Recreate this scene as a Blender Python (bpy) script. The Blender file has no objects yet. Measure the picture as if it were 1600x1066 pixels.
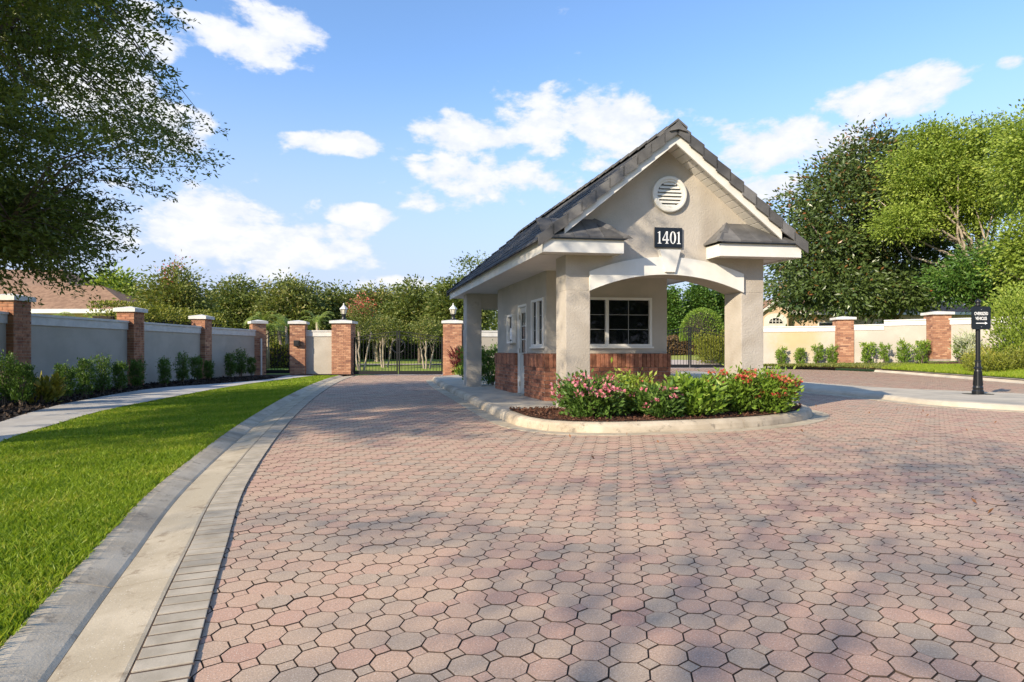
import bpy, math, random
import numpy as np
from mathutils import Vector
R = math.radians
sc = bpy.context.scene
COL = sc.collection

# ---------------------------------------------------------------- camera, sky, sun, exposure
F, H, HY = 950.0, 1.1, 548.0            # focal length in photo pixels, eye height, horizon row (photo 1600x1066)
cam_d = bpy.data.cameras.new('camera'); cam = bpy.data.objects.new('camera', cam_d); COL.objects.link(cam)
cam_d.sensor_width = 36.0; cam_d.lens = 36.0 * F / 1600.0
cam_d.shift_y = -(533.0 - HY) / 1600.0
cam_d.clip_start = 0.05; cam_d.clip_end = 3000
cam.location = (0, 0, H); cam.rotation_euler = (R(90), 0, 0)
sc.camera = cam

SUN = np.array([.461, .466, -.335]); SUN /= np.linalg.norm(SUN)      # direction the light travels
sun_el = math.asin(-SUN[2]); sun_az = math.atan2(-SUN[0], -SUN[1])
sd = bpy.data.lights.new('sun', 'SUN'); sd.energy = 3.6; sd.angle = R(0.5); sd.color = (1.0, .86, .66)
so = bpy.data.objects.new('sun', sd); COL.objects.link(so)
so.rotation_euler = Vector(SUN).to_track_quat('-Z', 'Y').to_euler()
so.location = (-20, -20, 20)

sc.view_settings.view_transform = 'Standard'
sc.view_settings.look = 'None'
sc.view_settings.exposure = 1.0
sc.view_settings.gamma = 1.0

world = bpy.data.worlds.new('World'); sc.world = world; world.use_nodes = True


class NT:
    """small helper for node trees"""
    def __init__(s, tree):
        s.t = tree; s.n = tree.nodes; s.l = tree.links
    def add(s, typ, **kw):
        n = s.n.new(typ)
        for k, v in kw.items(): setattr(n, k, v)
        return n
    def link(s, a, b): s.l.new(a, b)
    def put(s, sock, v):
        if hasattr(v, 'is_linked') or hasattr(v, 'links'): s.l.new(v, sock)
        else: sock.default_value = v
    def math(s, op, a, b=None, c=None, clamp=False):
        n = s.add('ShaderNodeMath', operation=op); n.use_clamp = clamp
        s.put(n.inputs[0], a)
        if b is not None: s.put(n.inputs[1], b)
        if c is not None: s.put(n.inputs[2], c)
        return n.outputs[0]
    def noise(s, vec, scale, detail=4.0, rough=.55, dist=0.0):
        n = s.add('ShaderNodeTexNoise')
        if vec is not None: s.link(vec, n.inputs['Vector'])
        n.inputs['Scale'].default_value = scale; n.inputs['Detail'].default_value = detail
        n.inputs['Roughness'].default_value = rough; n.inputs['Distortion'].default_value = dist
        return n
    def smooth(s, v, lo, hi, a=0.0, b=1.0):
        n = s.add('ShaderNodeMapRange', interpolation_type='SMOOTHSTEP')
        s.put(n.inputs['Value'], v)
        n.inputs['From Min'].default_value = lo; n.inputs['From Max'].default_value = hi
        n.inputs['To Min'].default_value = a; n.inputs['To Max'].default_value = b
        return n.outputs[0]
    def mix(s, fac, a, b, mode='MIX'):
        n = s.add('ShaderNodeMix', data_type='RGBA', blend_type=mode)
        s.put(n.inputs[0], fac)
        for sk, v in ((n.inputs[6], a), (n.inputs[7], b)):
            if isinstance(v, tuple): sk.default_value = (v + (1.0,))[:4]
            else: s.link(v, sk)
        return n.outputs[2]
    def ramp(s, fac, stops, interp='LINEAR'):
        n = s.add('ShaderNodeValToRGB'); e = n.color_ramp; e.interpolation = interp
        while len(e.elements) < len(stops): e.elements.new(.5)
        for k, (p, c) in enumerate(stops):
            e.elements[k].position = p; e.elements[k].color = (c + (1.0,))[:4]
        s.put(n.inputs[0], fac)
        return n.outputs[0]


def build_world():
    w = NT(world.node_tree)
    bg = world.node_tree.nodes['Background']; out = world.node_tree.nodes['World Output']
    sky = w.add('ShaderNodeTexSky'); sky.sky_type = 'NISHITA'; sky.sun_disc = False
    sky.sun_elevation = sun_el; sky.sun_rotation = sun_az
    sky.air_density = 1.0; sky.dust_density = 0.4; sky.ozone_density = 4.5
    w.link(sky.outputs[0], bg.inputs[0]); bg.inputs[1].default_value = 0.15
    # cumulus clouds: noise in direction space, gathered where the photograph has them
    geo = w.add('ShaderNodeNewGeometry')
    neg = w.add('ShaderNodeVectorMath', operation='SCALE'); w.link(geo.outputs['Incoming'], neg.inputs[0]); neg.inputs['Scale'].default_value = -1
    d = neg.outputs[0]
    stretch = w.add('ShaderNodeVectorMath', operation='MULTIPLY'); w.link(d, stretch.inputs[0]); stretch.inputs[1].default_value = (1, 1, 1.9)
    puff = w.noise(stretch.outputs[0], 7.5, 8.0, .56, .25)
    fine = w.noise(stretch.outputs[0], 22.0, 6.0, .6)
    cover = w.noise(stretch.outputs[0], 2.3, 2.0, .5)
    sep = w.add('ShaderNodeSeparateXYZ'); w.link(d, sep.inputs[0])
    az = w.math('ARCTAN2', sep.outputs[0], sep.outputs[1]); el = w.math('ARCSINE', sep.outputs[2])
    blobs = [(400, 62, 85, 42), (535, 226, 58, 15), (725, 212, 72, 26), (745, 275, 125, 40), (850, 292, 60, 26), (920, 205, 130, 50),
             (1190, 236, 115, 30), (1195, 292, 55, 16), (1405, 145, 95, 26), (1582, 96, 24, 9), (180, 110, 110, 60), (240, 205, 70, 60),
             (330, 330, 130, 50), (560, 340, 42, 16), (400, 392, 170, 42), (610, 445, 70, 12), (500, 362, 60, 12), (660, 247, 24, 7)]
    best = None
    for (cx, cy, rx, ry) in blobs:
        X = (cx - 800) / F; Z = (HY - cy) / F
        a0 = math.atan2(X, 1); e0 = math.atan2(Z, math.hypot(X, 1))
        ra = rx / F / (1 + X * X); re = ry / F * math.cos(e0)
        da = w.math('MULTIPLY', w.math('SUBTRACT', az, a0), 1 / ra); de = w.math('MULTIPLY', w.math('SUBTRACT', el, e0), 1 / re)
        q = w.math('ADD', w.math('MULTIPLY', da, da), w.math('MULTIPLY', de, de))
        b = w.math('SUBTRACT', 1.0, w.math('MULTIPLY', q, .5))
        best = b if best is None else w.math('MAXIMUM', best, b)
    best = w.math('MAXIMUM', best, w.math('SUBTRACT', w.math('MULTIPLY', cover.outputs[0], 4.2), 2.75))   # the rest of the sky
    best = w.math('MAXIMUM', best, -1.0)
    n1 = w.math('SUBTRACT', puff.outputs[0], .5); n2 = w.math('SUBTRACT', fine.outputs[0], .5)
    dens = w.math('ADD', w.math('MULTIPLY', best, 1.25), w.math('ADD', w.math('MULTIPLY', n1, 5.2), w.math('MULTIPLY', n2, 2.2)))
    mask = w.smooth(dens, .22, .95)
    up = w.math('MULTIPLY', el, 3.0, clamp=True)
    shade = w.smooth(w.math('ADD', dens, w.math('MULTIPLY', n2, 2.0)), .5, 2.0)
    ccol = w.mix(shade, (.82, .86, .97), (1.0, 1.0, .99))
    bg2 = w.add('ShaderNodeBackground'); w.link(ccol, bg2.inputs[0]); bg2.inputs[1].default_value = 0.54
    haze = w.smooth(el, .02, .46, .92, 0.0)
    hz = w.add('ShaderNodeBackground'); hz.inputs[0].default_value = (.68, .735, .96, 1); hz.inputs[1].default_value = .46
    skyh = w.add('ShaderNodeMixShader'); w.link(haze, skyh.inputs[0]); w.link(bg.outputs[0], skyh.inputs[1]); w.link(hz.outputs[0], skyh.inputs[2])
    m = w.math('MULTIPLY', mask, .97)
    mixs = w.add('ShaderNodeMixShader'); w.link(m, mixs.inputs[0]); w.link(skyh.outputs[0], mixs.inputs[1]); w.link(bg2.outputs[0], mixs.inputs[2])
    w.link(mixs.outputs[0], out.inputs[0])
build_world()

# ---------------------------------------------------------------- helpers
rng = np.random.default_rng(11)
random.seed(5)
MATS = {}


def P(x, y, z=0.0):
    """photo pixel on the horizontal plane z -> world"""
    d = F * (H - z) / (y - HY)
    return Vector(((x - 800) / F * d, d, z))


def sstep(t):
    t = np.clip(t, 0, 1); return t * t * (3 - 2 * t)


def g(x, y):
    """height of the terrain: level in front, rising gently to the right and behind the gates"""
    x = np.asarray(x, float); y = np.asarray(y, float)
    return (sstep((x - 1) / 7) * .014 * np.clip(y - 14, 0, 15) + (.026 + .04 * sstep((x - 2) / 6)) * np.clip(y - 31, 0, 26))


def gz(x, y): return float(g(x, y))


def new_mat(name):
    m = bpy.data.materials.new(name); m.use_nodes = True
    t = NT(m.node_tree); b = m.node_tree.nodes['Principled BSDF']
    MATS[name] = m
    return m, t, b


def coords(t, kind='Object'):
    return t.add('ShaderNodeTexCoord').outputs[kind]


def world_pos(t):
    return t.add('ShaderNodeNewGeometry').outputs['Position']


def surf(name, c1, c2, scale=3.0, rough=.8, bump=0.0, bscale=60.0, bdist=.004, c3=None, spec=.3, detail=6, rnd=0.0, speck=None, dirt=None):
    """two- or three-tone noise material in world space with fine relief"""
    m, t, b = new_mat(name)
    p = world_pos(t)
    n = t.noise(p, scale, detail, .6)
    col = t.mix(t.smooth(n.outputs[0], .35, .65), c1, c2)
    if c3:
        n3 = t.noise(p, scale * .27, 3, .6, .6)
        col = t.mix(t.smooth(n3.outputs[0], .48, .68), col, c3)
    if rnd:
        oi = t.add('ShaderNodeObjectInfo')
        k = t.math('ADD', t.math('MULTIPLY', oi.outputs['Random'], 2 * rnd), 1 - rnd)
        hs = t.add('ShaderNodeHueSaturation'); t.link(col, hs.inputs['Color']); t.link(k, hs.inputs['Value']); col = hs.outputs[0]
    if speck:
        v = t.add('ShaderNodeTexVoronoi'); t.link(p, v.inputs['Vector']); v.inputs['Scale'].default_value = speck[0]
        col = t.mix(t.smooth(v.outputs['Distance'], speck[1], speck[1] * .4), col, speck[2])
    if dirt:
        n4 = t.noise(p, dirt[0] * 1.6, 7, .75, .2)
        col = t.mix(t.smooth(n4.outputs[0], dirt[1], dirt[1] + .16), col, dirt[2])
    t.link(col, b.inputs['Base Color']); b.inputs['Roughness'].default_value = rough
    b.inputs['Specular IOR Level'].default_value = spec
    if bump:
        nb = t.noise(p, bscale, 5, .65)
        bp = t.add('ShaderNodeBump'); bp.inputs['Strength'].default_value = bump; bp.inputs['Distance'].default_value = bdist
        t.link(nb.outputs[0], bp.inputs['Height']); t.link(bp.outputs[0], b.inputs['Normal'])
    return m


def plain(name, c, rough=.5, metal=0.0, spec=.5):
    m, t, b = new_mat(name)
    b.inputs['Base Color'].default_value = c + (1.0,); b.inputs['Roughness'].default_value = rough
    b.inputs['Metallic'].default_value = metal; b.inputs['Specular IOR Level'].default_value = spec
    return m


def leafmat(name, ca, cb, cc=None, trans=.3, rough=.45, spec=.35):
    """leaf colour picked leaf by leaf with the 'tint' attribute"""
    m, t, b = new_mat(name)
    at = t.add('ShaderNodeAttribute', attribute_name='tint')
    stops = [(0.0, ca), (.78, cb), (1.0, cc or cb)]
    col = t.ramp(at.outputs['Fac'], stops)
    t.link(col, b.inputs['Base Color']); b.inputs['Roughness'].default_value = rough
    b.inputs['Specular IOR Level'].default_value = spec
    tr = t.add('ShaderNodeBsdfTranslucent')
    br = t.mix(1.0, col, (1.0, 1.0, .55), 'MULTIPLY'); t.link(br, tr.inputs['Color'])
    mx = t.add('ShaderNodeMixShader'); mx.inputs[0].default_value = trans
    t.link(b.outputs[0], mx.inputs[1]); t.link(tr.outputs[0], mx.inputs[2])
    t.link(mx.outputs[0], m.node_tree.nodes['Material Output'].inputs[0])
    return m


# ---- materials
def build_materials():
    surf('stucco', (.43, .39, .335), (.48, .435, .375), 2.0, .92, .9, 34.0, .012, spec=.15, c3=(.365, .32, .265), dirt=(1.1, .62, (.31, .27, .22)))
    surf('stucco_smooth', (.43, .39, .33), (.48, .435, .37), 2.0, .92, .35, 60.0, .008, spec=.15)
    surf('wall_stucco', (.43, .395, .33), (.49, .45, .38), 1.3, .93, .6, 45.0, .010, spec=.15, c3=(.40, .365, .305), dirt=(.8, .58, (.37, .335, .275)))
    surf('trim_white', (.64, .62, .57), (.70, .685, .64), 3.0, .6, .12, 80, .002, dirt=(1.6, .62, (.58, .56, .50)))
    surf('soffit_white', (.66, .63, .58), (.70, .67, .62), 3.0, .7)
    surf('cap_white', (.58, .565, .52), (.66, .645, .60), 5.0, .8, .2, 70, .003, dirt=(4.0, .58, (.50, .49, .45)))
    surf('mortar', (.34, .28, .23), (.42, .35, .29), 9.0, .95, .4, 120, .004)
    surf('concrete', (.42, .37, .29), (.52, .46, .36), 2.2, .9, .5, 150, .003, c3=(.34, .31, .26), speck=(70.0, .16, (.66, .62, .55)))
    surf('kerb_concrete', (.45, .375, .27), (.58, .495, .37), 3.0, .92, .5, 70, .004, c3=(.33, .27, .195), speck=(55.0, .17, (.64, .60, .52)), dirt=(5.0, .53, (.24, .20, .15)))
    surf('gutter_concrete', (.40, .335, .235), (.52, .445, .325), 2.6, .9, .5, 80, .003, c3=(.42, .36, .26), speck=(60.0, .17, (.70, .66, .56)), dirt=(3.0, .52, (.27, .21, .14)))
    surf('sidewalk_concrete', (.40, .38, .35), (.50, .475, .43), 1.6, .9, .4, 120, .003, c3=(.32, .30, .27))
    surf('border_brick', (.36, .31, .235), (.46, .40, .31), 7.0, .92, .5, 160, .003, rnd=.10, speck=(140.0, .18, (.24, .22, .19)))
    surf('joint_sand', (.075, .050, .036), (.125, .085, .060), 14.0, .97, .5, 200, .004)
    surf('mulch_dark', (.020, .016, .014), (.055, .042, .034), 30.0, .95, 1.0, 60, .03)
    surf('mulch_brown', (.06, .030, .020), (.13, .065, .042), 30.0, .95, 1.0, 60, .03)
    surf('soil_lawn', (.07, .11, .016), (.12, .17, .026), 6.0, .95, .6, 40, .02)
    surf('far_grass', (.18, .25, .035), (.27, .34, .055), 1.2, .95, .6, 30, .02, c3=(.30, .31, .08))
    surf('tile', (.055, .056, .060), (.085, .086, .090), 5.0, .85, .5, 90, .004, rnd=.25, c3=(.042, .043, .046))
    surf('rake_tile', (.105, .102, .100), (.145, .140, .135), 4.0, .85, .6, 60, .006, rnd=.28, c3=(.07, .069, .070))
    surf('brick', (.27, .105, .060), (.37, .165, .095), 18.0, .9, .5, 120, .003, rnd=.38, c3=(.21, .085, .055))
    surf('pillar_brick', (.33, .145, .080), (.42, .215, .125), 9.0, .9, .5, 120, .003, rnd=.25, c3=(.26, .11, .065))
    surf('house_roof', (.21, .125, .078), (.30, .185, .115), 5.0, .9, .4, 20, .02)
    surf('house_wall', (.58, .43, .30), (.64, .48, .34), 1.0, .9)
    surf('bark', (.10, .075, .055), (.19, .15, .115), 12.0, .95, 1.0, 30, .03)
    surf('bark_pale', (.30, .24, .18), (.44, .37, .29), 6.0, .9, .6, 30, .02)
    surf('far_road', (.42, .36, .32), (.50, .43, .38), 4.0, .9)
    plain('black_metal', (.012, .013, .014), .38, 0.2, .5)
    plain('gate_metal', (.008, .009, .010), .45, 0.2, .5)
    plain('black_plate', (.010, .013, .018), .35)
    plain('sign_white', (.85, .85, .83), .5)
    plain('white_frame', (.72, .70, .65), .45)
    plain('white_plastic', (.66, .64, .58), .5)
    plain('muntin_grey', (.30, .30, .28), .5)
    plain('door_paint', (.50, .48, .43), .45)
    plain('interior', (.10, .10, .10), .9)
    plain('brass', (.25, .20, .12), .35, .8)
    plain('paper', (.75, .76, .78), .7)
    m, t, b = new_mat('glass')
    b.inputs['Base Color'].default_value = (.012, .014, .016, 1); b.inputs['Roughness'].default_value = .02; b.inputs['Specular IOR Level'].default_value = .5
    tb = t.add('ShaderNodeBsdfTransparent'); tb.inputs[0].default_value = (.55, .58, .58, 1)
    mx = t.add('ShaderNodeMixShader'); mx.inputs[0].default_value = .5
    t.link(tb.outputs[0], mx.inputs[1]); t.link(b.outputs[0], mx.inputs[2]); t.link(mx.outputs[0], m.node_tree.nodes['Material Output'].inputs[0])
    m, t, b = new_mat('lamp_glass')
    b.inputs['Base Color'].default_value = (.80, .74, .58, 1); b.inputs['Roughness'].default_value = .25; b.inputs['Transmission Weight'].default_value = .35
    # wall stained yellow-green in one patch
    m, t, b = new_mat('stained_wall')
    p = world_pos(t)
    n = t.noise(p, 1.3, 6, .6)
    col = t.mix(t.smooth(n.outputs[0], .35, .65), (.43, .395, .33), (.49, .45, .38))
    v = t.add('ShaderNodeVectorMath', operation='DISTANCE'); t.link(p, v.inputs[0]); v.inputs[1].default_value = (13.9, 29.7, 1.9)
    wv = t.noise(p, 2.2, 5, .7)
    dd = t.math('ADD', v.outputs['Value'], t.math('MULTIPLY', t.math('SUBTRACT', wv.outputs[0], .5), 1.6))
    col = t.mix(t.smooth(dd, 1.9, .3, 0, .62), col, (.47, .35, .12))
    t.link(col, b.inputs['Base Color']); b.inputs['Roughness'].default_value = .93
    nb = t.noise(p, 45, 5, .65); bp = t.add('ShaderNodeBump'); bp.inputs['Strength'].default_value = .5; bp.inputs['Distance'].default_value = .008
    t.link(nb.outputs[0], bp.inputs['Height']); t.link(bp.outputs[0], b.inputs['Normal'])
    # pavers: one node set, the piece's random number from the object (single pieces) or from an attribute (the joined field)
    for nm, field in (('paver', False), ('paver_field', True)):
        m, t, b = new_mat(nm)
        p = world_pos(t)
        if field: r = t.add('ShaderNodeAttribute', attribute_name='tint').outputs['Fac']
        else: r = t.add('ShaderNodeObjectInfo').outputs['Random']
        big = t.noise(p, .55, 3, .6)
        rr = t.math('ADD', t.math('MULTIPLY', r, .70), t.math('MULTIPLY', t.math('SUBTRACT', big.outputs[0], .36), 1.05), clamp=True)
        col = t.ramp(rr, [(0.0, (.40, .32, .245)), (.2, (.49, .37, .265)), (.5, (.57, .385, .265)), (.75, (.56, .35, .25)), (1.0, (.44, .25, .19))])
        gr = t.noise(p, 150, 4, .75)
        col = t.mix(t.smooth(gr.outputs[0], .42, .66, 0, .62), col, (.24, .185, .15))
        v = t.add('ShaderNodeTexVoronoi'); t.link(p, v.inputs['Vector']); v.inputs['Scale'].default_value = 120
        col = t.mix(t.smooth(v.outputs['Distance'], .30, .10, 0, .75), col, (.74, .63, .52))
        dn = t.noise(p, 1.7, 6, .7, .8)
        col = t.mix(t.smooth(dn.outputs[0], .56, .78, 0, .45), col, (.25, .20, .17))
        t.link(col, b.inputs['Base Color']); b.inputs['Roughness'].default_value = .9; b.inputs['Specular IOR Level'].default_value = .25
        bp = t.add('ShaderNodeBump'); bp.inputs['Strength'].default_value = .6; bp.inputs['Distance'].default_value = .003
        t.link(gr.outputs[0], bp.inputs['Height']); t.link(bp.outputs[0], b.inputs['Normal'])
    # joined brickwork with a random per brick
    m, t, b = new_mat('brick_field')
    r = t.add('ShaderNodeAttribute', attribute_name='tint').outputs['Fac']
    col = t.ramp(r, [(0.0, (.19, .080, .052)), (.3, (.31, .135, .075)), (.65, (.42, .205, .115)), (1.0, (.52, .29, .17))])
    n = t.noise(world_pos(t), 40, 3, .6); col = t.mix(t.smooth(n.outputs[0], .4, .7, 0, .35), col, (.45, .30, .20))
    t.link(col, b.inputs['Base Color']); b.inputs['Roughness'].default_value = .9
    leafmat('grass_blade', (.15, .25, .016), (.31, .41, .03), (.46, .46, .08), .42, .5)
    leafmat('oak_leaf', (.075, .105, .02), (.17, .22, .042), (.28, .32, .075), .40, .4, .4)
    leafmat('shrub_dark', (.045, .10, .016), (.12, .21, .036), (.20, .29, .07), .25)
    leafmat('shrub_bright', (.10, .19, .02), (.21, .32, .04), (.34, .42, .08), .3)
    leafmat('tree_mid', (.085, .12, .025), (.17, .21, .045), (.28, .27, .08), .3)
    leafmat('tree_olive', (.11, .14, .032), (.21, .245, .055), (.32, .28, .09), .3)
    leafmat('tree_bright', (.16, .235, .03), (.29, .38, .055), (.43, .49, .10), .35)
    leafmat('magnolia_leaf', (.035, .065, .015), (.10, .145, .035), (.27, .105, .035), .15, .35, .5)
    leafmat('cedar_leaf', (.040, .10, .016), (.095, .19, .028), (.17, .25, .045), .25)
    leafmat('hedge_yellow', (.13, .16, .02), (.26, .28, .04), (.40, .36, .07), .3)
    leafmat('hedge_brown', (.12, .09, .04), (.22, .13, .07), (.28, .20, .08), .25)
    leafmat('palm_leaf', (.20, .29, .05), (.36, .44, .10), (.50, .52, .20), .3)
    leafmat('croton_leaf', (.09, .12, .02), (.30, .26, .03), (.50, .36, .03), .3)
    leafmat('red_leaf', (.07, .016, .018), (.16, .035, .03), (.26, .07, .05), .25)
    leafmat('flower_pink', (.62, .14, .20), (.75, .30, .36), (.80, .45, .45), .3)
    leafmat('flower_red', (.50, .05, .04), (.62, .14, .09), (.70, .28, .16), .3)
    leafmat('flower_coral', (.60, .10, .07), (.66, .20, .15), (.70, .3, .24), .3)
    leafmat('white_leaf', (.45, .50, .32), (.60, .62, .45), (.70, .70, .55), .3)
    leafmat('mulch_chip', (.018, .014, .012), (.060, .045, .036), (.11, .08, .06), 0.0, .95, .1)
    leafmat('mulch_chip_brown', (.05, .024, .016), (.13, .062, .040), (.20, .11, .07), 0.0, .95, .1)
    leafmat('dead_leaf', (.16, .07, .03), (.26, .12, .05), (.30, .18, .08), .1, .7)
build_materials()
M = MATS

ORG = {}


def origin(o):
    return ORG.get(o.name, Vector((0, 0, 0))) if o is not None else Vector((0, 0, 0))


def tag(o, label=None, cat=None, group=None, kind=None):
    if label: o['label'] = label
    if cat: o['category'] = cat
    if group: o['group'] = group
    if kind: o['kind'] = kind
    return o


def empty(name, loc, label, cat, group=None):
    o = bpy.data.objects.new(name, None); COL.objects.link(o); o.empty_display_size = .2
    o.location = loc; ORG[o.name] = Vector(loc)
    return tag(o, label, cat, group)


def link(name, me, parent=None, loc=None, kind=None):
    """loc in world space"""
    o = bpy.data.objects.new(name, me); COL.objects.link(o)
    w = Vector(loc) if loc is not None else origin(parent)
    o.location = w - origin(parent)
    if parent is not None: o.parent = parent
    ORG[o.name] = w
    if kind: o['kind'] = kind
    return o


def np_mesh(name, verts, faces, mat, tint=None, smooth=False):
    """verts (n,3), faces (m,k) with one k"""
    verts = np.asarray(verts, np.float32); faces = np.asarray(faces, np.int32)
    me = bpy.data.meshes.new(name)
    me.vertices.add(len(verts)); me.vertices.foreach_set('co', verts.ravel())
    m, k = faces.shape
    me.loops.add(m * k); me.loops.foreach_set('vertex_index', faces.ravel())
    me.polygons.add(m); me.polygons.foreach_set('loop_start', np.arange(0, m * k, k, dtype=np.int32))
    me.polygons.foreach_set('use_smooth', np.full(m, smooth))
    if tint is not None:
        a = me.attributes.new('tint', 'FLOAT', 'POINT'); a.data.foreach_set('value', np.asarray(tint, np.float32))
    me.update(calc_edges=True)
    me.materials.append(M[mat])
    return me


class MB:
    """collects shapes; T maps local (a, b, z) to world"""
    def __init__(s, T=None):
        s.v = []; s.f = []; s.T = T or (lambda a, b, c: Vector((a, b, c)))
    def poly(s, pts):
        i = len(s.v); s.v += [s.T(*p) for p in pts]; s.f.append(tuple(range(i, i + len(pts)))); return s
    def prism(s, pts, dvec):
        """extrude polygon pts (local) by dvec (local)"""
        i = len(s.v); n = len(pts)
        s.v += [s.T(*p) for p in pts] + [s.T(p[0] + dvec[0], p[1] + dvec[1], p[2] + dvec[2]) for p in pts]
        s.f.append(tuple(range(i + n - 1, i - 1, -1))); s.f.append(tuple(range(i + n, i + 2 * n)))
        for k in range(n):
            k2 = (k + 1) % n; s.f.append((i + k, i + k2, i + n + k2, i + n + k))
        return s
    def box(s, a0, a1, b0, b1, z0, z1):
        return s.prism([(a0, b0, z0), (a1, b0, z0), (a1, b1, z0), (a0, b1, z0)], (0, 0, z1 - z0))
    def lathe(s, c, prof, n=16):
        """prof: [(r, z)] round the vertical through c"""
        i = len(s.v); m = len(prof)
        for r, z in prof:
            for k in range(n):
                a = 2 * math.pi * k / n; s.v.append(s.T(c[0] + r * math.cos(a), c[1] + r * math.sin(a), c[2] + z))
        for j in range(m - 1):
            for k in range(n):
                k2 = (k + 1) % n; s.f.append((i + j * n + k, i + j * n + k2, i + (j + 1) * n + k2, i + (j + 1) * n + k))
        s.f.append(tuple(i + k for k in range(n - 1, -1, -1))); s.f.append(tuple(i + (m - 1) * n + k for k in range(n)))
        return s
    def tube(s, pts, rad, n=6, closed=False):
        pts = [Vector(p) for p in pts]; i = len(s.v); m = len(pts)
        rad = rad if hasattr(rad, '__len__') else [rad] * m
        for j, p in enumerate(pts):
            a = pts[j - 1] if (j > 0 or closed) else p; b = pts[(j + 1) % m] if (j < m - 1 or closed) else p
            d = (b - a).normalized(); up = Vector((0, 0, 1)) if abs(d.z) < .92 else Vector((1, 0, 0))
            x = d.cross(up).normalized(); y = d.cross(x).normalized()
            for k in range(n):
                t = 2 * math.pi * (k + .5) / n; q = p + (x * math.cos(t) + y * math.sin(t)) * rad[j]; s.v.append(s.T(*q))
        for j in range(m if closed else m - 1):
            for k in range(n):
                k2 = (k + 1) % n; j2 = (j + 1) % m
                s.f.append((i + j * n + k, i + j * n + k2, i + j2 * n + k2, i + j2 * n + k))
        if not closed:
            s.f.append(tuple(i + k for k in range(n - 1, -1, -1))); s.f.append(tuple(i + (m - 1) * n + k for k in range(n)))
        return s
    def mesh(s, name, mat, org=(0, 0, 0), smooth=False, bevel=0):
        me = bpy.data.meshes.new(name); o = Vector(org)
        me.from_pydata([tuple(v - o) for v in s.v], [], s.f); me.materials.append(M[mat])
        import bmesh
        bm = bmesh.new(); bm.from_mesh(me); bmesh.ops.recalc_face_normals(bm, faces=bm.faces)
        if bevel: bmesh.ops.bevel(bm, geom=bm.edges[:], offset=bevel, segments=2, affect='EDGES', profile=.6)
        bm.to_mesh(me); bm.free()
        if smooth: me.polygons.foreach_set('use_smooth', [True] * len(me.polygons))
        me.update(); return me
    def build(s, name, mat, parent=None, kind=None, smooth=False, bevel=0, loc=None):
        w = Vector(loc) if loc is not None else origin(parent)
        return link(name, s.mesh(name, mat, w, smooth, bevel), parent, w, kind)


# ---- foliage
def leaf_arrays(pos, size, rg, width=.45, axis=None, droop=0.0, fold=.15):
    n = len(pos); pos = np.asarray(pos)
    d = rg.normal(size=(n, 3)) if axis is None else np.asarray(axis) + rg.normal(scale=.45, size=(n, 3))
    d[:, 2] -= droop
    d /= np.linalg.norm(d, axis=1, keepdims=True) + 1e-9
    s = np.cross(d, rg.normal(size=(n, 3))); s /= np.linalg.norm(s, axis=1, keepdims=True) + 1e-9
    nn = np.cross(d, s)
    L = (np.asarray(size) * rg.uniform(.7, 1.3, n))[:, None]
    W = L * width * .5
    v = np.stack([pos, pos + d * L * .5 + s * W + nn * L * fold * .4, pos + d * L, pos + d * L * .5 - s * W + nn * L * fold * .4], 1).reshape(-1, 3)
    f = np.arange(4 * n).reshape(n, 4)
    return v, f


def leaf_mesh(name, pos, size, mat, rg, width=.45, axis=None, droop=0.0, tint=None, fold=.15):
    v, f = leaf_arrays(pos, size, rg, width, axis, droop, fold)
    t = rg.uniform(0, 1, len(pos)) if tint is None else np.clip(tint, 0, 1)
    return np_mesh(name, v, f, mat, np.repeat(t, 4))


def crown_cloud(rg, ells, n_clump, per, cr, shell=.5):
    """clumps spread through ellipsoids (cx,cy,cz,rx,ry,rz), leaves round each clump; returns points, outward axes, clump centres, clump tint"""
    ells = np.asarray(ells, float); vol = (ells[:, 3] * ells[:, 4] * ells[:, 5]) ** .8
    e = ells[rg.choice(len(ells), n_clump, p=vol / vol.sum())]
    d = rg.normal(size=(n_clump, 3)); d /= np.linalg.norm(d, axis=1, keepdims=True)
    r = rg.uniform(shell, 1.0, n_clump) ** .8
    c = e[:, :3] + d * e[:, 3:] * (r * rg.uniform(.78, 1.2, n_clump))[:, None]
    q = rg.normal(size=(n_clump, per, 3)); q *= np.array([1, 1, .62]); rad = cr * rg.uniform(.6, 1.4, n_clump)
    p = c[:, None, :] + q * rad[:, None, None] * .6
    ax = (p - c[:, None, :]) / (cr + 1e-6) + d[:, None, :] * .5
    tint = np.repeat(rg.uniform(0, .75, n_clump), per) + rg.uniform(0, .4, n_clump * per)
    return p.reshape(-1, 3), ax.reshape(-1, 3), c, tint


def branches(mb, rg, base, top, r0, tips, wob=.07):
    """trunk from base to top, limbs from points along the upper trunk to the tips"""
    base = Vector(base); top = Vector(top); n = 6
    tr = [base.lerp(top, k / n) + Vector((rg.normal() * wob * .4, rg.normal() * wob * .4, 0)) * (1 if 0 < k < n else 0) for k in range(n + 1)]
    mb.tube([tr[0] - Vector((0, 0, .15))] + tr, [r0 * 1.35] + [r0 * (1.15 - .55 * k / n) for k in range(n + 1)], 8)
    for t in tips:
        t = Vector(t); k = rg.uniform(.45, 1.0); a = base.lerp(top, k); L = (t - a).length
        mid = a.lerp(t, .5) + Vector((rg.normal(), rg.normal(), abs(rg.normal()) * .6)) * L * .09
        rr = max(r0 * .42 * min(1.0, L / 3.0), .012)
        mb.tube([a, a.lerp(mid, .5) + Vector((0, 0, .03 * L)), mid, t], [rr, rr * .8, rr * .55, rr * .15], 5)


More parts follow.
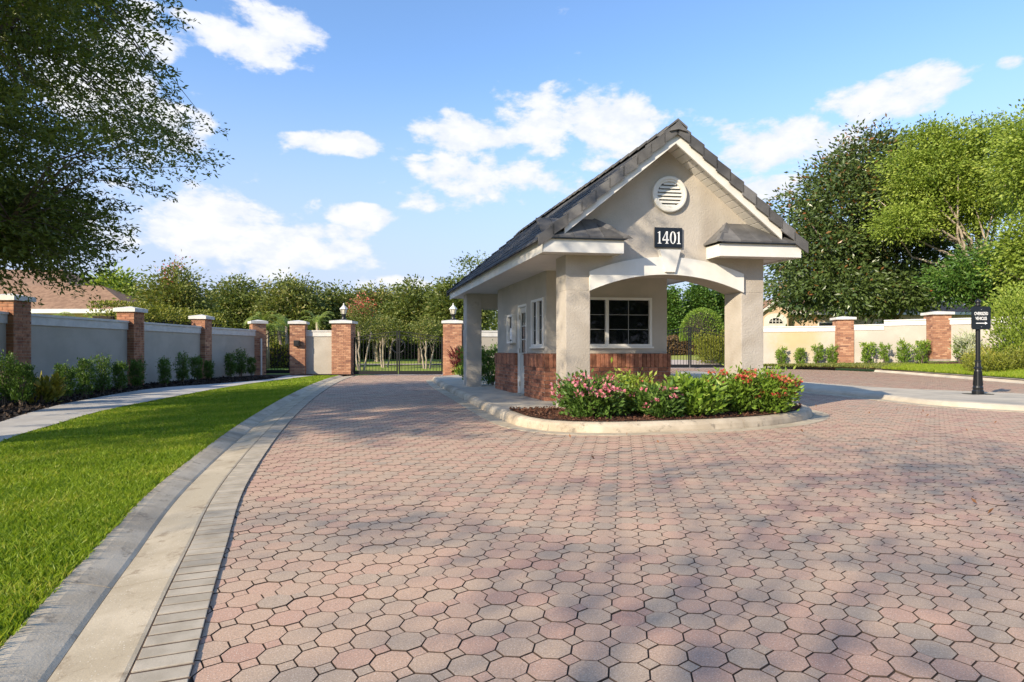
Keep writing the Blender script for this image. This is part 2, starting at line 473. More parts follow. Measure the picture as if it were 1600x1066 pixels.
def tree(name, label, base, trunk_h, r0, ells, leaf, n_clump, per, cr, mat, seed, group=None, width=.5, shell=.45, limbs=10, bark='bark', lean=(0, 0), flowers=None, cat='tree', droop=0.2, stems=1, hi=None):
    rg = np.random.default_rng(seed)
    b = Vector(base); root = empty(name, b, label, cat, group)
    pts, ax, cen, tint = crown_cloud(rg, ells, n_clump, per, cr, shell)
    if hi is not None:       # reddish or pale leaves turn up towards one end of the tint scale in the upper crown (leaf undersides, new growth)
        zr = (pts[:, 2] - pts[:, 2].min()) / np.ptp(pts[:, 2])
        tint = np.where(rg.uniform(size=len(pts)) < hi * (.15 + 1.6 * zr ** 2), rg.uniform(.85, 1.0, len(pts)), np.minimum(tint, .78))
    me = leaf_mesh('crown', pts - np.array(b), np.full(len(pts), leaf), mat, rg, width, ax, droop, tint)
    link('crown', me, root, b)
    mb = MB(); idx = rg.choice(len(cen), min(limbs * stems, len(cen)), replace=False)
    for s in range(stems):
        off = Vector((0, 0, 0)) if stems == 1 else Vector((math.cos(s * 2.4) * .14 * stems * .5, math.sin(s * 2.4) * .14 * stems * .5, 0))
        spread = off * (1 + trunk_h * .9)
        branches(mb, rg, b + off, b + spread + Vector((lean[0], lean[1], trunk_h)), r0, [cen[i] for i in idx[s * limbs:(s + 1) * limbs]])
    mb.build('trunk', bark, root, smooth=True)
    if flowers:
        fm, nf, per_f, fs, fr = flowers
        top = cen[np.argsort(cen[:, 2] + rg.normal(size=len(cen)) * .4)[-max(nf * 2, nf):]]
        fc = top[rg.choice(len(top), nf, replace=len(top) < nf)]
        fp = (fc[:, None, :] + rg.normal(size=(nf, per_f, 3)) * fr + np.array([0, 0, cr * .5])).reshape(-1, 3)
        link('blossom', leaf_mesh('blossom', fp - np.array(b), np.full(len(fp), fs), fm, rg, .8), root, b, kind='stuff')
    return root


def copy_tree(o, loc, rz=0.0, scale=1.0, label=None):
    c = o.copy(); COL.objects.link(c); c.location = loc; c.rotation_euler = (0, 0, rz); c.scale = (scale,) * 3 if not hasattr(scale, '__len__') else scale
    if label: c['label'] = label
    ORG[c.name] = Vector(loc)
    for ch in o.children:
        k = ch.copy(); COL.objects.link(k); k.parent = c
    return c


# ---- ribbons along a polyline
def smooth_line(pts, step=.25):
    """Catmull-Rom through pts, resampled"""
    p = np.array([[q[0], q[1]] for q in pts], float)
    ext = np.vstack([2 * p[0] - p[1], p, 2 * p[-1] - p[-2]]); out = []
    for i in range(1, len(ext) - 2):
        a, b, c, d = ext[i - 1], ext[i], ext[i + 1], ext[i + 2]; n = max(2, int(np.linalg.norm(c - b) / step))
        for k in range(n):
            t = k / n; out.append(.5 * (2 * b + (c - a) * t + (2 * a - 5 * b + 4 * c - d) * t * t + (3 * b - a - 3 * c + d) * t ** 3))
    out.append(p[-1]); return np.array(out)


def normals2(line, closed=False):
    if closed: d = np.roll(line, -1, 0) - np.roll(line, 1, 0)
    else: d = np.gradient(line, axis=0)
    d /= np.linalg.norm(d, axis=1, keepdims=True) + 1e-9
    return np.stack([-d[:, 1], d[:, 0]], 1)          # left of travel


def ribbon(line, prof, closed=False, zfun=g):
    """sweep profile [(offset to the left, z)] -> verts, quads"""
    nr = normals2(line, closed); n = len(line); k = len(prof)
    vs = []
    for off, z in prof:
        q = line + nr * off; vs.append(np.column_stack([q, zfun(q[:, 0], q[:, 1]) + z]))
    v = np.stack(vs, 1).reshape(-1, 3); f = []
    for i in range(n if closed else n - 1):
        j = (i + 1) % n
        for a in range(k - 1): f.append((i * k + a, i * k + a + 1, j * k + a + 1, j * k + a))
    return v, np.array(f)


def sections(name, parent, line, prof, mat, length, gap=.008, closed=False):
    """kerb cast in lengths: every length one part with closed ends"""
    seg = np.linalg.norm(np.diff(line, axis=0), axis=1); s = np.concatenate([[0], np.cumsum(seg)])
    n = max(1, int(round(s[-1] / length)))
    for i in range(n):
        a = s[-1] * i / n + gap / 2; b = s[-1] * (i + 1) / n - gap / 2
        t = np.concatenate([[a], s[(s > a + .01) & (s < b - .01)], [b]])
        ln = np.column_stack([np.interp(t, s, line[:, 0]), np.interp(t, s, line[:, 1])])
        v, f = ribbon(ln, prof); k = len(prof); m = len(ln)
        vs = [Vector(q) for q in v]; fs = [tuple(q) for q in f] + [tuple(range(k)), tuple(range((m - 1) * k + k - 1, (m - 1) * k - 1, -1))]
        mb = MB(); mb.v = vs; mb.f = fs
        mb.build(name, mat, parent)


def in_poly(x, y, poly):
    poly = np.asarray(poly); inside = np.zeros(len(x), bool); n = len(poly); j = n - 1
    for i in range(n):
        xi, yi = poly[i]; xj, yj = poly[j]
        c = ((yi > y) != (yj > y)) & (x < (xj - xi) * (y - yi) / (yj - yi + 1e-12) + xi)
        inside ^= c; j = i
    return inside


def dist_line(x, y, line):
    best = np.full(len(x), 1e9)
    for a, b in zip(line[:-1], line[1:]):
        d = b - a; t = np.clip(((x - a[0]) * d[0] + (y - a[1]) * d[1]) / (d @ d + 1e-12), 0, 1)
        best = np.minimum(best, np.hypot(x - a[0] - t * d[0], y - a[1] - t * d[1]))
    return best


def sheet(name, poly, z, mat, res=.5, kind='structure', zfun=g, parent=None):
    """grid over a polygon, cut at its outline by a fine triangulation (bmesh)"""
    import bmesh
    poly = [tuple(q) for q in poly]
    bm = bmesh.new(); vs = [bm.verts.new((x, y, 0)) for x, y in poly]; bm.faces.new(vs)
    xs = [q[0] for q in poly]; ys = [q[1] for q in poly]
    for ax, lo, hi in ((0, min(xs), max(xs)), (1, min(ys), max(ys))):
        k = lo + res
        while k < hi:
            co = (k, 0, 0) if ax == 0 else (0, k, 0); no = (1, 0, 0) if ax == 0 else (0, 1, 0)
            bmesh.ops.bisect_plane(bm, geom=bm.verts[:] + bm.edges[:] + bm.faces[:], plane_co=co, plane_no=no); k += res
    bmesh.ops.triangulate(bm, faces=[f for f in bm.faces if len(f.verts) > 4])
    for v in bm.verts: v.co.z = float(zfun(v.co.x, v.co.y)) + z
    bmesh.ops.recalc_face_normals(bm, faces=bm.faces)
    if bm.faces and sum(f.normal.z for f in bm.faces) < 0: bmesh.ops.reverse_faces(bm, faces=bm.faces)
    me = bpy.data.meshes.new(name); bm.to_mesh(me); bm.free(); me.materials.append(M[mat])
    return link(name, me, parent, kind=kind)

# ================================================================ THE SETTING
# ---- ground to the horizon
def ground():
    xs = np.concatenate([np.array([-900, -400, -200, -120, -80, -60]), np.arange(-50, 50.1, 1.0), np.array([60, 80, 120, 200, 400, 900])])
    ys = np.concatenate([np.array([-300, -100, -40]), np.arange(-20, 64.1, 1.0), np.array([70, 90, 140, 250, 500, 1500])])
    X, Y = np.meshgrid(xs, ys); Z = g(X, Y) - .08
    v = np.column_stack([X.ravel(), Y.ravel(), Z.ravel()]); nx = len(xs); f = []
    i = np.arange(len(ys) - 1)[:, None] * nx + np.arange(nx - 1)[None, :]
    f = np.stack([i, i + 1, i + nx + 1, i + nx], -1).reshape(-1, 4)
    link('ground', np_mesh('ground', v, f, 'far_grass', smooth=True), kind='structure')
ground()

# ---- the left edge of the road (line between paver field and brick border)
SL = smooth_line([(-.05, -4), (-.12, -1.2), (-.45, .35), (-1.07, 2.02), (-1.56, 3.31), (-2.27, 5.3), (-3.37, 9.17), (-4.55, 14), (-5.62, 19.0), (-6.35, 23), (-6.8, 26.3)], .2)
GATE_Y, RGATE_Y = 27.0, 30.6
FRONT_R = [(11.3, 29.8), (12.6, 29.35), (14.0, 28.6), (15.2, 27.5), (15.85, 26.2), (16, 22), (16, 17), (16, 10), (16, -4)]   # kerb of the right-hand planting
BACK_R = [(11.5, 30.75), (12.9, 30.3), (14.3, 29.75), (15.8, 29.1), (17.3, 27.8), (18.6, 26.6), (21.0, 24.4), (24, 21.5), (30, 16)]   # foot of the right-hand wall
BASE_R = [.24, .34, .46, .58, .70, .80, .92, 1.0, 1.0]
ISL = [(-2.95, 22.6), (-2.72, 21.2), (-2.09, 18.02), (-1.19, 14.12), (-.50, 11.1), (-.05, 9.3), (.16, 8.75), (.50, 8.32), (1.02, 8.12), (1.72, 8.16), (3.18, 8.60), (4.22, 9.22), (4.95, 10.05),
       (5.30, 11.0), (5.18, 12.6), (4.75, 15), (4.0, 19), (3.2, 22.5), (2.2, 24.3), (-.5, 24.9), (-2.3, 24.3)]
ISL_L = smooth_line(ISL + [ISL[0]], .22)[:-1]
MED = [P(1232, 611), P(1300, 617), P(1375, 624), P(1447, 632.5), P(1520, 638), P(1600, 642.5)]
MED_L = [(6.75, 25.0), (7.15, 20.5)] + [(q.x, q.y) for q in MED] + [(10.6, 10.3), (12.4, 9.4), (14, 9.2), (14.3, 10.2), (13.2, 12.2), (11.9, 14.1), (10.9, 15.0), (9.8, 16.0), (8.75, 18.6), (8.2, 21), (7.6, 25.0)]
MED_L = smooth_line(MED_L + [MED_L[0]], .25)[:-1]

ROAD = [tuple(q + n * .12) for q, n in zip(SL, normals2(SL))] + [(-6.95, 27.25), (3, 27.3), (6.2, RGATE_Y), (11.2, RGATE_Y)] + FRONT_R + [(16, -4)]
road = sheet('road', ROAD, -.0055, 'joint_sand', .5)


def paver_shape(detail):
    r = np.array([.9945, -.105]) * .1386; c = np.array([.18, .984]) * .1466
    gp, bv = .019, .005
    def ring(kind, ins):
        if kind == 'o':
            a = .5 - ins; b = .2071 - ins * .41
            uv = [(a, -b), (a, b), (b, a), (-b, a), (-a, b), (-a, -b), (-b, -a), (b, -a)]
        else:
            k = .2929 - ins * 1.35
            uv = [(.5 + k, .5), (.5, .5 + k), (.5 - k, .5), (.5, .5 - k)]
        return [np.array([*(p[0] * r + p[1] * c), 0]) for p in uv]
    v, f = [], []
    for kind in ('o', 's'):
        levels = [(gp + bv, 0.0), (gp + .002, -.0014), (gp, -.027)] if detail else [(gp + bv * .5, 0.0), (gp, -.02)]
        n = 8 if kind == 'o' else 4; i0 = len(v)
        for ins, z in levels:
            for p in ring(kind, ins): v.append((p[0], p[1], z))
        if kind == 'o': f += [(i0, i0 + 1, i0 + 2, i0 + 3), (i0, i0 + 3, i0 + 4, i0 + 7), (i0 + 4, i0 + 5, i0 + 6, i0 + 7)]
        else: f += [(i0, i0 + 1, i0 + 2, i0 + 3)]
        for L in range(len(levels) - 1):
            for k in range(n):
                k2 = (k + 1) % n; a = i0 + L * n
                f.append((a + k2, a + k, a + n + k, a + n + k2))
    tops = [len(set(round(v[i][2], 5) for i in q)) == 1 for q in f]
    return np.array(v), np.array(f), r, c, np.array([0 if t else 1 for t in tops], np.int32)


def pavers():
    v1, f1, r, c, m1 = paver_shape(True); v0, f0, _, _, m0 = paver_shape(False)
    I, J = np.meshgrid(np.arange(-220, 221), np.arange(-60, 260)); I = I.ravel(); J = J.ravel()
    x = I * r[0] + J * c[0] + .03; y = I * r[1] + J * c[1] + .05
    k = (y > .9) & (y < 31) & (np.abs(x) < .95 * y + 1.8); x, y = x[k], y[k]
    k = in_poly(x, y, ROAD); x, y = x[k], y[k]
    for line in (ISL_L, MED_L):
        ins = in_poly(x, y, line) & (dist_line(x, y, np.vstack([line, line[:1]])) > .12); x, y = x[~ins], y[~ins]
    z = g(x, y) + rng.normal(scale=.0012, size=len(x)); d = np.hypot(x, y)
    vis = (y > 1.98) & (np.abs(x) < .842 * y)
    vis &= x > np.interp(y, SL[:, 1], SL[:, 0]) + .04
    order = np.argsort(np.where(vis, d, 1e6)); single = order[:300]; rest = np.ones(len(x), bool); rest[single] = False
    me = np_mesh('paver', v1, f1, 'paver'); me.materials.append(M['joint_sand']); me.polygons.foreach_set('material_index', m1)
    for q in single:
        link('paver', me, road, (x[q], y[q], z[q]))
    for sel, v, f, mi, nm in ((rest & (d < 8.5), v1, f1, m1, 'paver_field'), (rest & (d >= 8.5), v0, f0, m0, 'paver_field')):
        px, py, pz = x[sel], y[sel], z[sel]; n = len(px)
        V = (v[None] + np.stack([px, py, pz], 1)[:, None, :]).reshape(-1, 3)
        Fc = (f[None] + (np.arange(n) * len(v))[:, None, None]).reshape(-1, 4)
        me = np_mesh(nm, V, Fc, 'paver_field', np.repeat(rng.uniform(size=n), len(v))); me.materials.append(M['joint_sand']); me.polygons.foreach_set('material_index', np.tile(mi, n))
        link(nm, me, road, kind='stuff')
pavers()

# ---- brick border, gutter and kerb along the left edge
def left_edge():
    vis = SL[SL[:, 1] > .6]
    v, f = ribbon(vis, [(0.0, .0085), (.198, .0085)])
    bed = link('border_bed', np_mesh('border_bed', v, f, 'joint_sand'), road)
    seg = np.linalg.norm(np.diff(vis, axis=0), axis=1); s = np.concatenate([[0], np.cumsum(seg)])
    mb = MB(); L, W = .188, .080
    for a in ((0, 1),): mb.box(-L / 2, L / 2, -W / 2, W / 2, -.02, .013)
    me = mb.mesh('border_brick', 'border_brick', bevel=.003)
    n = int(s[-1] / .0965); nr = normals2(vis)
    for i in range(n):
        t = (i + .5) * .0965; x = np.interp(t, s, vis[:, 0]); y = np.interp(t, s, vis[:, 1])
        nx = np.interp(t, s, nr[:, 0]); ny = np.interp(t, s, nr[:, 1])
        o = link('border_brick', me, road, (x + nx * .098, y + ny * .098, gz(x, y) + random.uniform(-.0012, .0012)))
        o.rotation_euler = (0, 0, math.atan2(ny, nx) + random.uniform(-.012, .012))
    kerb = link('kerb', np_mesh('kerb', *ribbon(vis, [(.25, -.05), (.6, -.05)]), 'kerb_concrete'), kind='structure')
    sections('gutter_section', kerb, vis, [(.20, -.06), (.20, .010), (.215, .012), (.36, -.004), (.452, -.012), (.452, -.06)], 'gutter_concrete', 2.35, .006)
    sections('kerb_section', kerb, vis, [(.455, -.06), (.455, -.012), (.475, -.002), (.54, .018), (.60, .034), (.645, .040), (.66, .034), (.66, -.06)], 'kerb_concrete', 2.35, .007)
left_edge()

# ---- sidewalk, lawn strip and mulch bed on the left
SW_OUT = smooth_line([(-6.0, 3.6)] + [tuple(P(x, y, .07)[:2]) for x, y in ((-180, 722), (0, 657.7), (65.7, 638), (131, 623.6), (236, 606.5), (341, 598.6), (419, 592))] + [(-9.4, 25.2), (-9.5, 27)], .3)
SW_IN = smooth_line([(-4.3, 3.0)] + [tuple(P(x, y, .07)[:2]) for x, y in ((-180, 785), (0, 688), (92, 659), (158, 640.6), (236, 625), (341, 606), (405, 596.5))] + [(-8.35, 25.0), (-8.5, 27)], .3)
sheet('sidewalk', [tuple(q) for q in SW_IN] + [tuple(q) for q in SW_OUT[::-1]], .052, 'sidewalk_concrete', 1.0)
KT = SL + normals2(SL) * .655
kt = KT[(KT[:, 1] > .8)]
LAWN = [tuple(q) for q in kt] + [(-8.3, 26.6)] + [tuple(q) for q in SW_IN[::-1]] + [(-4.2, .6)]
lawn = sheet('lawn', LAWN, .016, 'soil_lawn', 1.0)
sheet('mulch_bed', [tuple(q) for q in SW_OUT] + [(-9.6, 27.2), (-11.9, 27.2), (-11.9, 4), (-11.9, 2.5), (-6.2, 2.5)], .042, 'mulch_dark', 1.0)
sheet('mulch_bed', [(-9.35, 25.6), (-6.9, 26.2), (-6.9, 27.1), (-9.4, 27.1)], .064, 'mulch_dark', 1.0)


def scatter(poly, dens, ymin=None, ymax=None):
    poly = np.asarray(poly); lo = poly.min(0); hi = poly.max(0)
    if ymin is not None: lo[1] = max(lo[1], ymin)
    if ymax is not None: hi[1] = min(hi[1], ymax)
    n = int((hi[0] - lo[0]) * (hi[1] - lo[1]) * dens); p = rng.uniform(lo, hi, (n, 2))
    return p[in_poly(p[:, 0], p[:, 1], poly)]


def blades(name, parent, bands, poly, z0, mat='grass_blade', zf=g, hscale=1.0):
    vs, ts = [], []
    for (y0, y1, dens, h, w) in bands:
        p = scatter(poly, dens, y0, y1); n = len(p)
        if not n: continue
        z = zf(p[:, 0], p[:, 1]) + z0
        a = rng.uniform(0, 2 * np.pi, n); hh = h * rng.uniform(.55, 1.3, n) * hscale; lean = rng.uniform(.15, .95, n) * hh
        b = np.column_stack([p, z]); la = rng.uniform(0, 2 * np.pi, n)
        s = np.column_stack([np.cos(a), np.sin(a), np.zeros(n)]) * (w * rng.uniform(.7, 1.3, n))[:, None]
        mid = b + np.column_stack([np.cos(la) * lean * .4, np.sin(la) * lean * .4, hh * .62])
        tip = b + np.column_stack([np.cos(la) * lean, np.sin(la) * lean, hh * .95])
        vs.append(np.stack([b - s * .5, b + s * .5, mid + s * .42, tip, mid - s * .42], 1).reshape(-1, 3))
        patch = .5 + .5 * np.sin(p[:, 0] * 1.9 + np.sin(p[:, 1] * 1.3) * 1.7) * np.sin(p[:, 0] * 4.3 - p[:, 1] * 3.1)
        ts.append(np.repeat(np.clip(rng.uniform(0, .65, n) + .42 * patch + (rng.uniform(size=n) < .07) * .4, 0, 1), 5))
    V = np.vstack(vs); n = len(V) // 5
    link(name, np_mesh(name, V, np.arange(5 * n).reshape(n, 5), mat, np.concatenate(ts)), parent, kind='stuff')


LAWN_P = np.array(LAWN)
blades('grass', lawn, [(.8, 4.5, 11000, .056, .0068), (4.5, 7.5, 6500, .054, .0085), (7.5, 12, 2900, .052, .013), (12, 18, 1200, .05, .02), (18, 27, 600, .05, .03)], LAWN_P, .012)


def chips(name, parent, poly, dens, z, mat, ymax, size=.05, zf=g):
    p = scatter(poly, dens, None, ymax); n = len(p)
    pos = np.column_stack([p, zf(p[:, 0], p[:, 1]) + z + rng.uniform(0, .025, n)])
    ax = rng.normal(size=(n, 3)) * np.array([1, 1, .35])
    link(name, leaf_mesh(name, pos, np.full(n, size), mat, rng, .5, ax), parent, kind='stuff')

# ---- gatehouse island: kerb, slab, planting bed
ISL_P = np.vstack([ISL_L, ISL_L[:1]])
inn = ISL_L + normals2(ISL_L, True) * .17
island = sheet('island_slab', [tuple(q) for q in inn], .12, 'concrete', 1.2)
sections('kerb_section', island, ISL_P, [(-.005, -.05), (0, .02), (.012, .075), (.035, .112), (.075, .132), (.13, .136), (.165, .130), (.18, .115), (.18, -.05)], 'kerb_concrete', 3.0, .008)
sections('gutter_section', island, ISL_P, [(-.25, -.05), (-.25, .005), (-.008, .002), (-.008, -.05)], 'gutter_concrete', 3.0, .008)
bedl = ISL_L + normals2(ISL_L, True) * .185
BED = [tuple(q) for q in bedl if q[1] < 10.15 + .14 * q[0] and q[1] < 12]
i0 = min(range(len(BED)), key=lambda i: (BED[i][0] > 1.5, -BED[i][1]))
BED = BED[i0:] + BED[:i0]
bed = sheet('planting_bed', BED, .138, 'mulch_brown', .6)
chips('mulch_chips', bed, BED, 900, .137, 'mulch_chip_brown', None, .045)
MUL_L = np.array([tuple(q) for q in SW_OUT] + [(-9.6, 27.2), (-11.7, 27.2), (-11.7, 4), (-6.2, 2.6)])
_mulch = [o for o in bpy.data.objects if o.name.startswith('mulch_bed')][0]
chips('mulch_chips', _mulch, MUL_L, 260, .040, 'mulch_chip', 24, .075)

# ---- concrete median with the sign
MED_P = np.vstack([MED_L, MED_L[:1]])
medin = MED_L + normals2(MED_L, True) * .15
median = sheet('median', [tuple(q) for q in medin], .108, 'concrete', 1.0)
sections('kerb_section', median, MED_P, [(-.005, -.05), (0, .015), (.02, .06), (.06, .095), (.12, .108), (.152, .109), (.152, -.05)], 'concrete', 3.0, .008)
sections('gutter_section', median, MED_P, [(-.30, -.05), (-.30, .006), (-.008, .004), (-.008, -.05)], 'gutter_concrete', 3.0, .008)

# ---- right-hand verge: kerb, grass, mulch rising to the wall
FR = smooth_line(FRONT_R, .4); BR0 = smooth_line([(x, y) for x, y in BACK_R], .4)
zb = np.interp(np.linspace(0, 1, len(BR0)), np.linspace(0, 1, len(BASE_R)), BASE_R)


def param(line, n):
    s = np.concatenate([[0], np.cumsum(np.linalg.norm(np.diff(line, axis=0), axis=1))]); t = np.linspace(0, s[-1], n)
    return np.column_stack([np.interp(t, s, line[:, 0]), np.interp(t, s, line[:, 1])])


FRn = np.array([[11.3, 29.8], [12.2, 29.5], [13.2, 29.0], [14.2, 28.45], [15.2, 27.5], [15.75, 26.6], [15.95, 25.5], [16, 24], [16, 22.5], [16, 20.5], [16, 18], [16, 15], [16, 11]])
BRn = np.array([[11.4, 30.7], [12.4, 30.4], [13.5, 30.0], [14.7, 29.6], [15.8, 29.1], [16.8, 28.2], [17.7, 27.4], [18.6, 26.6], [19.8, 25.5], [21.2, 24.2], [23.5, 22], [26, 19.5], [30, 15]])
ZBn = np.array([.24, .33, .42, .50, .58, .66, .73, .80, .86, .92, .98, 1.0, 1.0])
FRd = param(smooth_line([tuple(q) for q in FRn], .3), 60); BRd = param(smooth_line([tuple(q) for q in BRn], .3), 60); ZBd = np.interp(np.linspace(0, 1, 60), np.linspace(0, 1, 13), ZBn)
ZFd = g(FRd[:, 0], FRd[:, 1]) + .11


def verge(name, t0, t1, i0, i1, mat, dz, rows=7):
    ts = np.linspace(t0, t1, rows); v = []
    for t in ts:
        q = FRd[i0:i1] * (1 - t) + BRd[i0:i1] * t; z = ZFd[i0:i1] + (ZBd[i0:i1] - ZFd[i0:i1]) * (t ** 1.15) + dz
        v.append(np.column_stack([q, z]))
    V = np.vstack(v); m = i1 - i0; f = [(a * m + b, a * m + b + 1, (a + 1) * m + b + 1, (a + 1) * m + b) for a in range(rows - 1) for b in range(m - 1)]
    o = link(name, np_mesh(name, V, np.array(f)[:, ::-1], mat, smooth=True), kind='structure')
    if o.data.polygons[0].normal.z < 0: o.data.flip_normals()
    return o


def verge_pts(n, t0, t1, i0, i1):
    i = rng.uniform(i0, i1 - 1.01, n); t = rng.uniform(t0, t1, n); a = i.astype(int); fr = (i - a)[:, None]
    Fq = FRd[a] * (1 - fr) + FRd[a + 1] * fr; Bq = BRd[a] * (1 - fr) + BRd[a + 1] * fr
    zF = ZFd[a] * (1 - fr[:, 0]) + ZFd[a + 1] * fr[:, 0]; zB = ZBd[a] * (1 - fr[:, 0]) + ZBd[a + 1] * fr[:, 0]
    q = Fq * (1 - t[:, None]) + Bq * t[:, None]
    return np.column_stack([q, zF + (zB - zF) * t ** 1.15])


verge('mulch_bed', 0.0, 1.0, 0, 60, 'mulch_brown', 0.0)
vlawn = verge('lawn', .02, .55, 17, 60, 'soil_lawn', .03)


def verge_grass():
    p = verge_pts(60000, .03, .55, 17, 60); n = len(p)
    v, f = leaf_arrays(p + np.array([0, 0, .02]), np.full(n, .11), rng, .22, np.tile([0, 0, 1.6], (n, 1)))
    link('grass', np_mesh('grass', v, f, 'grass_blade', np.repeat(rng.uniform(.2, 1, n), 4)), vlawn, kind='stuff')
    p = verge_pts(9000, .04, .75, 2, 20); n = len(p)        # weedy ground cover along the bed
    v, f = leaf_arrays(p + np.array([0, 0, .03]), np.full(n, .11), rng, .5, np.tile([0, 0, .8], (n, 1)))
    link('ground_cover', np_mesh('ground_cover', v, f, 'tree_olive', np.repeat(rng.uniform(0, 1, n), 4)), kind='stuff')
    o = bpy.data.objects['ground_cover']; tag(o, 'low weedy ground cover below the stained wall', 'ground cover')
verge_grass()
vk = np.array(FRd[16:])
vkerb = link('kerb', np_mesh('kerb', *ribbon(vk, [(-.05, -.05), (.2, -.05)]), 'kerb_concrete'), kind='structure')
sections('kerb_section', vkerb, vk, [(-.18, -.05), (-.18, .005), (-.02, .004), (0, .03), (.04, .10), (.10, .125), (.18, .125), (.18, -.05)], 'concrete', 3.0, .008)

# ---- drive beyond the gates
DRV = [(-6.9, 27.3), (-2.9, 27.3), (-1.2, 29.4), (3, 31.6), (6.4, 30.7), (11.3, 30.7), (11.3, 33), (12, 36), (6, 37), (0, 34.5), (-4.5, 30.2)]
sheet('drive', DRV, -.012, 'far_road', 1.0)
sheet('path', [(-14, 40), (-8, 39.4), (0, 40.5), (4, 42), (4, 42.9), (0, 41.6), (-8, 40.5), (-14, 41)], -.03, 'far_road', 1.0)

# ================================================================ GATEHOUSE
# plan frame measured from the photograph: u along the front, v along the side, origin at the foot of the front column's outer corner
O0 = P(884, 642, .12)
U = Vector((6700 / 950, 1, 0)).normalized(); V = Vector((-254 / 950, 1, 0)).normalized()
BZ = .12
def B(u, v, z): return Vector((O0.x + u * U.x + v * V.x, O0.y + u * U.y + v * V.y, z))

gh = empty('gatehouse', O0, 'beige stucco gatehouse with grey tiled gable roof and brick base', 'gatehouse')
EU0, EU1, EV0, EV1 = -.50, 3.84, -.40, 8.70            # eave edges
ZS, ZF, ZPK, UPK = 2.66, 2.85, 4.66, 1.67               # soffit, fascia top, roof underside at the ridge, ridge line
SLOPE = (ZPK - ZF) / (UPK - EU0)
CW, CD = .41, .48                                       # column size


def roofz(u):
    return ZF + (u - EU0) * SLOPE if u < UPK else ZF + (EU1 - u) * (ZPK - ZF) / (EU1 - UPK)


